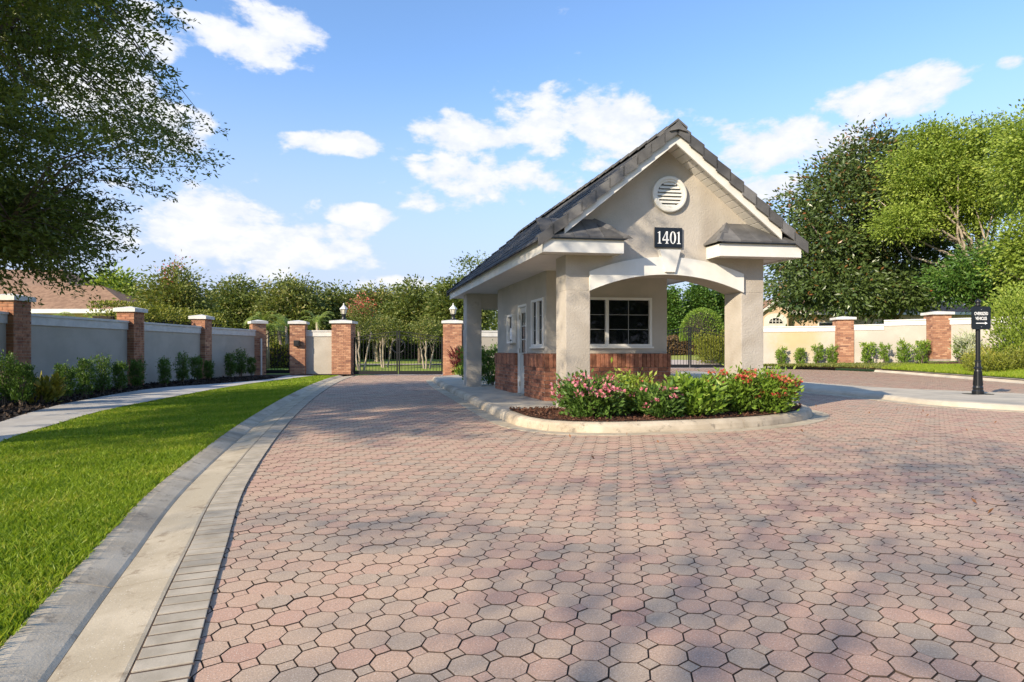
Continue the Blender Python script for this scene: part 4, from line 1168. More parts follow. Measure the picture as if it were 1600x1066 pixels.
def gate(name, label, x0, x1, y, zb, zs, zm, pitch, ring=None, skew=0.0, shape='mid', cat='gate'):
    root = empty(name, ((x0 + x1) / 2, y, zb), label, cat)
    xm = (x0 + x1) / 2; leaves = ((x0, xm - .02), (xm + .02, x1)) if ring is not None else ((x0, x1),)
    def top(x):
        if shape == 'mid': k = max(0.0, 1 - abs(x - xm) / (xm - x0)); return zs + (zm - zs) * (k ** .8)
        if shape == 'dome': k = (x - xm) / (xm - x0); return zs + (zm - zs) * math.sqrt(max(1 - k * k * .98, 0))
    T = lambda a, b, z: Vector((a, y + b + skew * (a - x0), z))
    for l, r_ in leaves:
        fr = MB(T); n = 14; xs = [l + (r_ - l) * k / n for k in range(n + 1)]
        for x in (l + .03, r_ - .03): fr.box(x - .03, x + .03, -.03, .03, zb + .04, top(x))
        fr.box(l, r_, -.028, .028, zb + .04, zb + .20)
        for dz in (0, -.16):
            for a, b in zip(xs[:-1], xs[1:]): fr.prism([(a, -.018, top(a) + dz - .03), (b, -.018, top(b) + dz - .03), (b, -.018, top(b) + dz), (a, -.018, top(a) + dz)], (0, .036, 0))
        fr.build('frame', 'gate_metal', root)
        k = int((r_ - l - .1) / pitch)
        for i in range(1, k + 1):
            x = l + (r_ - l) * i / (k + 1)
            zt = top(x) - .03
            if ring is not None and abs(x - xm) < ring[1]:
                zt = ring[0] - math.sqrt(ring[1] ** 2 - (x - xm) ** 2)
            MB(T).box(x - .008, x + .008, -.008, .008, zb + .19, zt).build('picket', 'gate_metal', root)
    if ring is not None and ring[1] > 0:
        zc, rr = ring
        pts = [(xm + rr * math.cos(t * math.pi / 16), 0, zc + rr * math.sin(t * math.pi / 16)) for t in range(32)]
        MB(T).tube(pts, .028, 6, True).build('ring_ornament', 'gate_metal', root, smooth=True)
        mb = MB(T)
        for t in range(5):
            ang = math.pi * (.2 + .15 * t); mb.tube([(xm, 0, zc - rr * .9), (xm + rr * .35 * math.cos(ang), 0, zc - rr * .1), (xm + rr * .95 * math.cos(ang), 0, zc + rr * .9 * abs(math.sin(ang)))], .012, 5)
        mb.build('fan_ornament', 'gate_metal', root)
    return root


gate('driveway_gate', 'black iron double driveway gate with central ring between lantern pillars', -7.02, -3.08, GATE_Y, 0.0, 1.68, 1.98, .135, (1.30, .30))
gate('driveway_gate', 'black iron double gate seen through the gatehouse arch', 6.7, 11.2, RGATE_Y, .2, 1.85, 2.3, .15, (1.3, 0.0))
gate('pedestrian_gate', 'small arched black iron pedestrian gate between brick pillars', -10.83, -9.80, 26.65, .05, 1.62, 1.98, .13, None, .2, 'dome')


def lantern(loc, label):
    root = empty('lantern', loc, label, 'lantern', 'lanterns on the gate pillars')
    x, y, z = loc; c = (x, y, z)
    MB().lathe(c, [(.14, .001), (.14, .03), (.09, .05), (.075, .10), (.075, .17), (.11, .22), (.12, .25)], 12).build('base', 'black_metal', root, smooth=False)
    MB().lathe(c, [(.105, .251), (.155, .46)], 6).build('glass', 'lamp_glass', root)
    cg = MB()
    for k in range(6):
        a = 2 * math.pi * k / 6; cg.tube([(x + .108 * math.cos(a), y + .108 * math.sin(a), z + .25), (x + .158 * math.cos(a), y + .158 * math.sin(a), z + .465)], .009, 4)
    cg.build('cage', 'black_metal', root)
    MB().lathe(c, [(.185, .462), (.19, .48), (.12, .56), (.05, .63), (.035, .66)], 6).build('roof', 'white_plastic', root)
    MB().lathe(c, [(.02, .66), (.035, .69), (.02, .72), (.004, .75)], 8).build('finial', 'white_plastic', root)
lantern((-7.5, 27.1, 2.475), 'lantern on the pillar beside the short lit wall panel')
lantern((-2.62, 27.1, 2.475), 'lantern on the pillar with the dark red plant')

ib = empty('intercom_box', (-9.40, 26.60, 1.28), 'small dark intercom box fixed to the pillar by the pedestrian gate', 'intercom')
MB().box(-9.52, -9.26, 26.48, 26.605, 1.30, 1.55).build('housing', 'black_metal', ib, bevel=.01)
MB().box(-9.47, -9.31, 26.465, 26.479, 1.36, 1.49).build('faceplate', 'gate_metal', ib)
cd = MB().tube([(-10.80, 26.2, .05), (-10.80, 26.2, 1.62)], .035, 8).build('conduit', 'white_plastic')
tag(cd, 'thin white conduit post beside the small pedestrian gate', 'post')


# ================================================================ SIGN
def text_mesh(body, size, mat):
    cu = bpy.data.curves.new('text', 'FONT'); cu.body = body; cu.size = size; cu.align_x = 'CENTER'; cu.extrude = .001; cu.offset = size * .012
    tmp = bpy.data.objects.new('text', cu); COL.objects.link(tmp)
    me = bpy.data.meshes.new_from_object(tmp.evaluated_get(bpy.context.evaluated_depsgraph_get())); bpy.data.objects.remove(tmp); bpy.data.curves.remove(cu)
    me.materials.clear(); me.materials.append(M[mat]); return me


def sign():
    b = P(1528, 616, .11); b.z = .11; root = empty('road_sign', b, 'black road sign on fluted post pointing right for oversized vehicles', 'sign')
    c = tuple(b)
    MB().box(b.x - .24, b.x + .24, b.y - .17, b.y + .17, .109, .121).build('base_plate', 'black_metal', root)
    MB().lathe(c, [(.115, .012), (.115, .07), (.098, .10), (.104, .15), (.088, .19), (.068, .52), (.060, .56), (.082, .575), (.082, .60), (.060, .625), (.050, .72), (.064, .735), (.064, .755), (.046, .77), (.046, 1.50)], 20).build('post', 'black_metal', root, smooth=False)
    fl = MB()
    for k in range(10):
        a = 2 * math.pi * k / 10; fl.tube([(b.x + .088 * math.cos(a), b.y + .088 * math.sin(a), b.z + .2), (b.x + .069 * math.cos(a), b.y + .069 * math.sin(a), b.z + .52)], .009, 4)
    fl.build('flute', 'black_metal', root)
    MB().lathe(c, [(.045, 1.50), (.045, 2.0), (.06, 2.01), (.06, 2.03), (.035, 2.04), (.055, 2.07), (.06, 2.10), (.045, 2.14), (.012, 2.16)], 14).build('finial', 'black_metal', root, smooth=True)
    # panel, rounded
    y = b.y - .075; z0, z1 = 1.58, 2.10; xc = b.x + .02; w = .215; r = .05; pts = []
    for (cx, cz, a0) in ((xc + w - r, z0 + r, -90), (xc + w - r, z1 - r, 0), (xc - w + r, z1 - r, 90), (xc - w + r, z0 + r, 180)):
        for k in range(6): a = R(a0 + 90 * k / 5); pts.append((cx + r * math.cos(a), y, cz + r * math.sin(a)))
    pn = MB().prism(pts, (0, .02, 0)).build('panel', 'black_plate', root)
    for body, z, sz, sx in (('OVERSIZED', 1.905, .098, .62), ('VEHICLES', 1.795, .098, .62)):
        o = link('lettering', text_mesh(body, sz, 'sign_white'), pn, (xc - .005, y - .003, z)); o.rotation_euler = (R(90), 0, 0); o.scale = (sx, 1, 1)
    MB().prism([(xc - .12, y - .004, 1.712), (xc + .08, y - .004, 1.712), (xc + .08, y - .004, 1.69), (xc + .14, y - .004, 1.72), (xc + .08, y - .004, 1.75), (xc + .08, y - .004, 1.728), (xc - .12, y - .004, 1.728)], (0, .003, 0)).build('arrow', 'sign_white', pn)
    for z in (2.03, 1.64): MB().lathe((0, 0, 0), [(.008, 0), (.006, .004)], 8).build('bolt', 'sign_white', pn, loc=(0, 0, 0)).location = Vector((xc, y - .003, z)) - origin(pn)
sign()


# ================================================================ SHRUBS AND FLOWERS
def shrub(name, label, loc, h, r, n, leaf, mat, seed, group=None, cat='shrub', width=.42, up=1.0, flowers=None, top=1.0, per=14):
    rg = np.random.default_rng(seed); root = empty(name, loc, label, cat, group)
    m = n // per
    zz = rg.uniform(.12, 1, m); rad = r * (.55 + .45 * zz ** .6) * np.sqrt(rg.uniform(.05, 1, m)) * np.where(zz > .85, .8, 1) * top
    a = rg.uniform(0, 2 * np.pi, m); c = np.column_stack([rad * np.cos(a), rad * np.sin(a), zz * h * rg.uniform(.88, 1.08, m)])
    p = (c[:, None, :] + rg.normal(size=(m, per, 3)) * np.array([.09, .09, .10]) * r * 1.7).reshape(-1, 3)
    p[:, 2] = np.maximum(p[:, 2], .02)
    ax = np.repeat(c / r * np.array([.9, .9, 0]) + np.array([0, 0, up]), per, 0)
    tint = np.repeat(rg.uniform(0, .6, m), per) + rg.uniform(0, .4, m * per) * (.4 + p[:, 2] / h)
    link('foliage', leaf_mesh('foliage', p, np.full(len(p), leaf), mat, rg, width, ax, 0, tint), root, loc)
    st = MB()
    for k in range(7):
        i = rg.integers(0, m); t = Vector(c[i]); st.tube([Vector((rg.normal() * .03, rg.normal() * .03, -.03)), t * .5 + Vector((0, 0, h * .1)), t], [.012, .008, .003], 4)
    link('stem', st.mesh('stem', 'bark'), root, loc)
    if flowers:
        fm, nf, fs = flowers; outer = np.argsort(-(np.hypot(c[:, 0], c[:, 1]) / r + c[:, 2] / h + rg.normal(size=m) * .25))[:nf * 2]
        fi = rg.choice(outer, min(nf, len(outer)), replace=False)
        for q in fi:
            d = c[q] / np.linalg.norm(c[q]); ctr = c[q] + d * .11 * r * 2
            k = 16; dd = rg.normal(size=(k, 3)); dd[:, 2] = np.abs(dd[:, 2]) * .5; dd /= np.linalg.norm(dd, axis=1, keepdims=True)
            pp = ctr + dd * fs * .9
            link('flower', leaf_mesh('flower', pp - ctr, np.full(k, fs), fm, rg, .8, dd * 1.2), root, Vector(loc) + Vector(ctr))
    return root


SLB = ['clipped dark green shrub in front of the near brick pillar'] * 2 + ['clipped dark green shrub before the long wall panel beside the croton'] * 5 + ['clipped dark green shrub before the wall panel below the hedge'] * 4 + ['clipped dark green shrub before the wall panel by the pedestrian gate'] * 3
SGR = ['clipped shrubs at the near pillar'] * 2 + ['clipped shrubs before the long panel'] * 5 + ['clipped shrubs below the hedge'] * 4 + ['clipped shrubs by the pedestrian gate'] * 3
protos = []
spots = [(8, 634), (34, 634), (102, 625), (133, 621), (160, 616), (188, 612), (214, 607), (257, 603), (285, 599), (307, 596.5), (326, 594), (360, 590.5), (376, 589), (393, 587.5)]
for i, (px, py) in enumerate(spots):
    q = P(px, py, .06); s = random.uniform(.92, 1.12) * (1.08 if i < 2 else 1)
    if i < 4: protos.append(shrub('clipped_shrub', SLB[i], q, .76 * s, .18 * s, 2300, .05, 'shrub_dark', 40 + i, SGR[i], up=.9))
    else: copy_tree(protos[i % 4], q, random.uniform(0, 6.2), s, SLB[i])['group'] = SGR[i]

SLB = ['small upright light green shrub before the stained wall'] * 4 + ['small upright light green shrub before the stepped wall'] * 4 + ['small upright light green shrub on its own beside the sign post']
SGR = ['shrubs before the stained wall'] * 4 + ['shrubs before the stepped wall'] * 4 + ['shrub beside the sign post']
protos = []
for i, (px, hh) in enumerate([(1221, .86), (1250, .80), (1277.5, .98), (1300, .88), (1357, .95), (1382.6, .92), (1412, .98), (1441, .95), (1500, 1.0)]):
    r_ = (px - 800) / F; t = .80; Q = FRd * (1 - t) + BRd * t; Zq = ZFd + (ZBd - ZFd) * t ** 1.15
    k = int(np.argmin(np.abs(Q[:, 0] / Q[:, 1] - r_)))
    yy = Q[k, 1]; loc = Vector((r_ * yy, yy, Zq[k]))
    if i < 3: protos.append(shrub('upright_shrub', SLB[i], loc, hh, .24, 1000, .085, 'shrub_bright', 60 + i, SGR[i], up=.9))
    else: copy_tree(protos[i % 3], loc, random.uniform(0, 6), hh / (.86, .80, .98)[i % 3], SLB[i])['group'] = SGR[i]

shrub('croton', 'yellow and green croton in dark mulch by the near brick pillar', P(68, 631, .06), .42, .28, 320, .16, 'croton_leaf', 71, width=.42, up=1.0, per=8)
shrub('croton', 'small croton at the foot of the short cream wall', P(501, 583.5, .06), .48, .42, 300, .2, 'croton_leaf', 72, width=.4, per=8)
shrub('cordyline', 'dark red spiky plant at the foot of the gate pillar', (-2.25, 26.1, .03), .85, .36, 260, .38, 'red_leaf', 73, width=.2, per=6)
shrub('low_shrub', 'low grey green clump beside the gate pillar', (-1.9, 25.8, .0), .35, .55, 700, .12, 'shrub_bright', 74)
shrub('low_shrub', 'dark bush between the porch column and the brick base', (-.55, 17.4, .1), .95, .45, 1500, .09, 'shrub_dark', 75)
shrub('low_shrub', 'green bush beside the rear porch column', (-1.25, 19.6, .1), 1.1, .5, 1400, .1, 'shrub_bright', 76)
shrub('low_shrub', 'bush in front of the cream wall behind the porch', (-.5, 26.4, .0), 1.2, .6, 1400, .12, 'shrub_dark', 77)

fl = [('flowering bush with pink flower heads beside the front column', 1.15, 8.82, .52, .45, 2400, 'shrub_dark', ('flower_pink', 46, .046)),
      ('taller yellow green bush behind the pink flowers', 1.84, 9.42, .55, .38, 1800, 'tree_bright', ('flower_red', 5, .022)),
      ('low bush with pale pink flowers at the front of the bed', 2.14, 8.80, .40, .33, 1500, 'shrub_dark', ('flower_pink', 18, .036)),
      ('bright green bush with broad leaves and no open flowers', 2.66, 9.05, .50, .40, 1700, 'shrub_bright', None),
      ('bush with orange red flowers in front of the arch', 3.38, 9.45, .56, .40, 2200, 'shrub_bright', ('flower_red', 40, .038)),
      ('tall bush with dark red flowers at the rounded end of the bed', 3.98, 9.55, .58, .42, 2600, 'shrub_bright', ('flower_red', 40, .038))]
for i, (lb, x, y, h_, r_, n, mt, fw) in enumerate(fl):
    shrub('flowering_bush', lb, (x, y, .14), h_ * .9, r_ * 1.06, int(n * 1.2), .085 if i != 3 else .12, mt, 80 + i, 'flowering bushes in front of the gatehouse', 'bush', .40, .55, fw)


def hedge(name, label, a, b, h, w, zb, n, leaf, mat, seed):
    rg = np.random.default_rng(seed); a = np.array(a); b = np.array(b); L = np.linalg.norm(b - a); d = (b - a) / L; nn = np.array([-d[1], d[0]])
    root = empty(name, (*((a + b) / 2), zb), label, 'hedge'); loc = origin(root)
    s = rg.uniform(0, L, n); q = rg.uniform(-1, 1, (n, 2)); m = np.max(np.abs(q), 1, keepdims=True); q = np.where(rg.uniform(size=(n, 1)) < .75, q / m, q)
    z = (q[:, 1] * .5 + .5) * h; lump = 1 + .06 * np.sin(s * 5) + .05 * np.sin(s * 13 + 1)
    p = np.column_stack([a[0] + d[0] * s + nn[0] * q[:, 0] * w / 2, a[1] + d[1] * s + nn[1] * q[:, 0] * w / 2, zb + z * lump])
    ax = np.column_stack([nn[0] * q[:, 0], nn[1] * q[:, 0], q[:, 1].clip(0) + .3])
    link('foliage', leaf_mesh('foliage', p - np.array(loc), np.full(n, leaf), mat, rg, .55, ax), root, loc)
    T = lambda s_, t_, z_: Vector((a[0] + d[0] * s_ + nn[0] * t_, a[1] + d[1] * s_ + nn[1] * t_, z_))
    MB(T).box(.1, L - .1, -w * .38, w * .38, zb, zb + h * .9).build('core', 'mulch_dark', root)
    return root


hedge('clipped_hedge', 'clipped yellow green hedge rising behind the shaded wall', (-13.0, 19.2), (-12.6, 25.8), 2.5, .9, -.05, 17000, .09, 'hedge_yellow', 90)
hedge('clipped_hedge', 'clipped brownish hedge on the lawn beyond the arch', (9.5, 41), (16, 42.5), 1.1, 1.0, gz(12, 41.5) - .05, 9000, .13, 'hedge_brown', 91)
hedge('clipped_hedge', 'clipped hedge beyond the pedestrian gate', (-16, 36.5), (-10, 37.5), 1.3, 1.2, gz(-13, 37) - .1, 6000, .15, 'hedge_yellow', 92)
hedge('clipped_hedge', 'low green hedge across the lawn beyond the driveway gate', (-22, 49), (8, 52), 2.0, 1.6, gz(-2, 51) - .1, 16000, .22, 'shrub_bright', 93)
shrub('yellow_bush', 'yellow green bush beside the topiary, seen through the arch', (11.1, 33.6, gz(11.1, 33.6)), 1.5, 1.0, 4500, .13, 'hedge_yellow', 94)
shrub('yellow_bush', 'large rounded yellow green bush at the wall behind the sign', (18.9, 22.4, .6), 2.6, 1.15, 7000, .13, 'tree_bright', 95)
for i, (x, y, h_, r_) in enumerate([(16.3, 21.6, .55, .7), (17.5, 21.4, .6, .75), (18.6, 20.7, .6, .8), (17.2, 22.9, .6, .7), (18.3, 23.6, .75, .7)]):
    shrub('yellow_ground_shrub', 'low spreading yellow green shrub on the verge behind the sign', (x + .6, y, .32 + .12 * (i % 3)), h_, r_, 2200, .09, 'hedge_yellow', 100 + i, 'low yellow green shrubs on the verge')
shrub('pale_shrub', 'pale variegated shrub against the cream wall behind the sign post', (18.9, 25.2, .72), 1.0, .5, 900, .16, 'white_leaf', 110, width=.25)


# ================================================================ TREES
def spreading_oak(label, base, ctr, rad, n_clump, per, seed, extra=None, r0=.26, leaf=.092, trunk_top=2.9, cr=.40, zmin=2.2, shell=.35):
    """broad oak: long limbs, drooping leafy sprays"""
    rg = np.random.default_rng(seed); root = empty('oak_tree', base, label, 'tree'); b = np.array(base)
    d = rg.normal(size=(n_clump, 3)); d /= np.linalg.norm(d, axis=1, keepdims=True)
    r = rg.uniform(shell, 1, n_clump) ** .75
    # uneven outline: some directions reach further
    lobe = 1 + .13 * np.sin(d[:, 0] * 5 + d[:, 2] * 7) + .10 * np.sin(d[:, 1] * 9 - d[:, 2] * 6)
    c = np.array(ctr) + d * np.array(rad) * (r * lobe)[:, None]; c = c[c[:, 2] > zmin]
    for ex in extra or []:
        e = rg.normal(size=(ex[6], 3)); e /= np.linalg.norm(e, axis=1, keepdims=True)
        c = np.vstack([c, np.array(ex[:3]) + e * np.array(ex[3:6]) * rg.uniform(.2, 1, (ex[6], 1)) ** .6])
    m = len(c)
    out = c - np.array([ctr[0], ctr[1], ctr[2] - 1.5]); out[:, 2] *= .35; out /= np.linalg.norm(out, axis=1, keepdims=True)
    # leaves along a drooping spray through each clump centre
    t = rg.uniform(-1, 1, (m, per)); spray = out[:, None, :] * t[..., None] * cr * 1.5 + rg.normal(size=(m, per, 3)) * np.array([.115, .115, .08]) * (1.25 - .5 * np.abs(t))[..., None] * cr * 2.0
    spray[..., 2] -= (t + 1) ** 2 * .07 * cr
    p = (c[:, None, :] + spray).reshape(-1, 3)
    ax = np.repeat(out, per, 0) * .45 + np.array([0, 0, -.05])
    tint = np.repeat(rg.uniform(0, .6, m), per) + rg.uniform(0, .4, m * per)
    link('crown', leaf_mesh('crown', p - b, np.full(len(p), leaf), 'oak_leaf', rg, .36, ax, 0, tint), root, Vector(base))
    mb = MB(); tip = Vector((base[0] + .3, base[1], trunk_top)); bb = Vector(base)
    mb.tube([bb - Vector((0, 0, .2)), bb + Vector((0, 0, .15)), bb.lerp(tip, .5), tip], [r0 * 1.6, r0 * 1.15, r0, r0 * .95], 10)
    k = 13; main = rg.choice(m, k, replace=False); ends = []
    for i in main:
        e = Vector(c[i]); mid = tip.lerp(e, .5) + Vector((rg.normal() * .3, rg.normal() * .3, .5)); L = (e - tip).length
        pts = [tip - Vector((0, 0, .25)), tip.lerp(mid, .5) + Vector((0, 0, .2)), mid, mid.lerp(e, .5) + Vector((0, 0, .12)), e]
        mb.tube(pts, [r0 * .6, r0 * .42, r0 * .28, r0 * .16, .012], 6); ends += pts[1:]
    E_ = np.array([list(q) for q in ends])
    for i in range(0, m, 3):            # twigs from the nearest limb point to the spray
        q = E_[np.argmin(np.linalg.norm(E_ - c[i], axis=1))]; a = Vector(q); e = Vector(c[i]); mid = a.lerp(e, .5) + Vector((0, 0, .12 * (e - a).length))
        rr = min(.016, .005 + .005 * (e - a).length)
        mb.tube([a, mid, e + Vector(out[i]) * cr], [rr, rr * .7, .004], 4)
    mb.build('trunk', 'bark', root, smooth=True)
    return root


spreading_oak('large dark oak with drooping boughs overhanging the shaded wall', (-10.3, 8.7, 0), (-9.9, 9.0, 6.6), (4.3, 4.6, 4.7), 2300, 105, 7, [(-7.0, 4.5, 8.6, 2.6, 2.6, 1.6, 280), (-5.7, 6.6, 6.1, 1.4, 1.4, 1.1, 110), (-8.6, 10.4, 3.35, 1.5, 1.5, .7, 170), (-9.8, 9.6, 3.3, 1.6, 1.6, .8, 150)], zmin=2.3)
spreading_oak('oak standing behind the viewpoint beside the road', (-8.4, -8.0, 0), (-6.9, -7.3, 7.6), (4.8, 4.4, 2.4), 165, 56, 8, leaf=.10, cr=.6, trunk_top=4.2, zmin=4, r0=.07)

spreading_oak('oak in the wall bed before the large dark oak', (-11.0, 2.4, 0), (-10.3, 3.2, 5.7), (3.0, 3.5, 2.2), 420, 110, 9, leaf=.09, trunk_top=3.2, zmin=3.2, r0=.18)
# street trees behind the viewpoint, mirrored in the gatehouse windows
for i, (x, y, h_) in enumerate([(2, -30, 9), (11, -27, 10), (20, -24, 9), (29, -18, 10)]):
    tree('street_tree', 'broad street tree on the far side of the entrance road', (x, y, -.08), h_ * .4, .2, [(x, y, h_ * .58, 4.8, 4.2, h_ * .42)], .42, 260, 26, .9, 'tree_mid', 280 + i, 'street trees behind the viewpoint', shell=.4)
# row of trees beyond the gates
tl = [('bushy yellow green tree rising over the brown roofed house', 178, 30, 425, 80, 'tree_bright', 3.2), ('crape myrtle with red blossom above the wall beside the brown roofed house', 272, 27, 420, 95, 'tree_olive', 3.2),
      ('rounded olive green tree behind the yellow green hedge', 372, 44, 434, 105, 'tree_mid', 4.5), ('tallest olive tree of the row behind the pedestrian gate', 455, 43, 430, 105, 'tree_olive', 4.5),
      ('round topped tree behind the lantern by the short wall', 528, 46, 444, 95, 'tree_mid', 5), ('olive tree over the middle of the driveway gate', 590, 45, 446, 100, 'tree_olive', 4.5),
      ('broad green tree behind the driveway gate', 655, 43, 438, 110, 'tree_mid', 4.2), ('green tree reaching behind the gatehouse eave', 715, 41, 432, 90, 'tree_mid', 4.2)]
for i, (lb, px, d, ytop, wpx, mt, th) in enumerate(tl):
    x = (px - 800) / F * d; zt = H + (HY - ytop) * d / F; z0 = gz(x, d) - .08; rw = wpx * d / F / 2; hh = zt - z0
    ells = [(x, d, z0 + hh * .66, rw * .9, rw * .9, hh * .33), (x - rw * .45, d, z0 + hh * .55, rw * .55, rw * .6, hh * .25), (x + rw * .5, d - .4, z0 + hh * .58, rw * .55, rw * .6, hh * .27), (x, d - .6, z0 + hh * (.42 if i < 4 else .5), rw * .8, rw * .7, hh * .2)]
    cm = i == 1
    tree('crape_myrtle' if cm else 'leafy_tree', lb, (x, d, z0), hh * .45, .11, ells, .23 if not cm else .15, 620, 34, .55, mt, 200 + i, 'row of trees beyond the gates', shell=.3, stems=3 if cm or mt == 'tree_olive' else 1, limbs=8, bark='bark_pale' if mt == 'tree_olive' else 'bark', flowers=('flower_coral', 9, 26, .09, .16) if cm else None)
# crape myrtles standing on the lawn behind the gate
for i, (lb, px, d, ytop, fl_) in enumerate([('small crape myrtle with pale stems behind the left gate leaf', 600, 37, 492, None), ('small crape myrtle with pale stems behind the right gate leaf', 666, 35.5, 498, None), ('crape myrtle with orange red blossom beside the lantern', 563, 34, 470, ('flower_coral', 16, 24, .09, .2))]):
    x = (px - 800) / F * d; zt = H + (HY - ytop) * d / F; z0 = gz(x, d) - .08; hh = zt - z0
    tree('crape_myrtle', lb, (x, d, z0), hh * .55, .05, [(x, d, z0 + hh * .76, .85, .85, hh * .24)], .12, 110, 22, .3, 'tree_olive', 220 + i, 'crape myrtles on the lawn', stems=3, limbs=5, bark='bark_pale', flowers=fl_)
# dark pine top behind the gatehouse roof
x = (738 - 800) / F * 48
tree('pine_tree', 'dark sparse pine top showing over the gatehouse eave', (x, 48, gz(x, 48) - .1), 6.5, .16, [(x, 48, 7.4, 1.3, 1.3, 1.5), (x + .8, 48, 6.0, 1.5, 1.4, 1.2), (x + 2, 48, 5, 2.2, 2, 2.2)], .22, 170, 22, .5, 'oak_leaf', 230, shell=.2)

# trees on the right
def px_tree(name, label, px, d, blobs, leaf, n, per, cr, mat, seed, th, r0, **kw):
    x = (px - 800) / F * d; z0 = gz(x, d) - .08
    ells = [((cx - 800) / F * (d + dy), d + dy, H + (HY - cy) * (d + dy) / F, rx * d / F, max(rx, ry) * d / F * .8, ry * d / F) for cx, cy, rx, ry, dy in blobs]
    return tree(name, label, (x, d, z0), th, r0, ells, leaf, n, per, cr, mat, seed, **kw)

px_tree('magnolia_tree', 'dark magnolia with rusty leaf undersides behind the stained wall', 1392, 36, [(1330, 330, 110, 90, 0), (1275, 400, 80, 75, -1), (1360, 260, 70, 55, 0), (1400, 400, 100, 80, 0), (1300, 455, 95, 40, -2), (1400, 455, 90, 35, -2), (1440, 300, 70, 80, 1)], .27, 1900, 38, .62, 'magnolia_leaf', 240, 4.0, .32, shell=.35, limbs=22, width=.42, hi=.10)
px_tree('leafy_tree', 'tall feathery bright green tree in front of the dark magnolia', 1530, 31, [(1455, 275, 75, 60, 0), (1500, 225, 65, 35, 0), (1415, 345, 55, 32, 0), (1510, 310, 80, 65, 0), (1580, 260, 55, 70, 0), (1450, 215, 40, 20, 0)], .15, 1050, 60, .46, 'tree_bright', 241, 6.0, .24, shell=.3, limbs=24, bark='bark_pale')
px_tree('leafy_tree', 'yellow green tree leaning in over the wall at the road bend', 1640, 26, [(1620, 250, 50, 80, 0), (1625, 400, 55, 80, 0)], .16, 620, 40, .5, 'tree_bright', 242, 5, .2, shell=.3, limbs=12)
px_tree('leafy_tree', 'small mid green tree with drooping branches behind the black sign', 1568, 28.5, [(1530, 430, 70, 45, 0), (1495, 440, 45, 30, 0), (1580, 410, 55, 45, 0), (1565, 465, 50, 30, -.4), (1600, 460, 40, 50, 0)], .18, 560, 34, .40, 'cedar_leaf', 243, 2.2, .10, shell=.3, limbs=16, width=.4)
# seen through the arch
for i, (px, d, ytop, w) in enumerate([(1045, 46, 452, 40), (1092, 47, 438, 50), (1128, 48, 450, 44), (1008, 47, 446, 44), (1165, 48, 446, 40)]):
    x = (px - 800) / F * d; z0 = gz(x, d) - .1; zt = H + (HY - ytop) * d / F; hh = zt - z0; rw = w * d / F / 2 * 1.15
    tree('cedar_tree', 'dense green conifer of the screen beyond the arch', (x, d, z0), hh * .6, .1, [(x, d, z0 + hh * .35, rw, rw, hh * .35), (x, d, z0 + hh * .68, rw * .68, rw * .68, hh * .3)], .2, 600, 34, .42, 'cedar_leaf', 250 + i, 'conifers beyond the arch', shell=.5)
def topiary():
    d = 35.0; x = (1097 - 800) / F * d; z0 = gz(x, d) - .05; rg = np.random.default_rng(260)
    root = empty('topiary', (x, d, z0), 'clipped dome topiary on a bare trunk, seen through the arch', 'topiary'); b = np.array([x, d, z0])
    n = 9000; q = rg.normal(size=(n, 3)); q /= np.linalg.norm(q, axis=1, keepdims=True); q[:, 2] = np.where(q[:, 2] < -.25, -.25 + rg.uniform(0, .1, n), q[:, 2])
    zc = H + (HY - 522) * d / F; rr = 1.22
    p = np.array([x, d, zc]) + q * np.array([rr, rr, 1.45]) * rg.uniform(.9, 1.02, (n, 1))
    link('crown', leaf_mesh('crown', p - b, np.full(n, .09), 'shrub_bright', rg, .55, q), root)
    MB().lathe((x, d, zc), [(.2, -.33), (rr * .88, -.3), (rr * .9, .1), (rr * .75, .75), (rr * .4, 1.15), (.05, 1.28)], 14).build('crown_core', 'mulch_dark', root)
    mb = MB(); mb.tube([(x, d, z0 - .1), (x + .05, d, z0 + .5), (x, d, zc)], [.09, .07, .08], 7); mb.build('trunk', 'bark', root, smooth=True)
topiary()


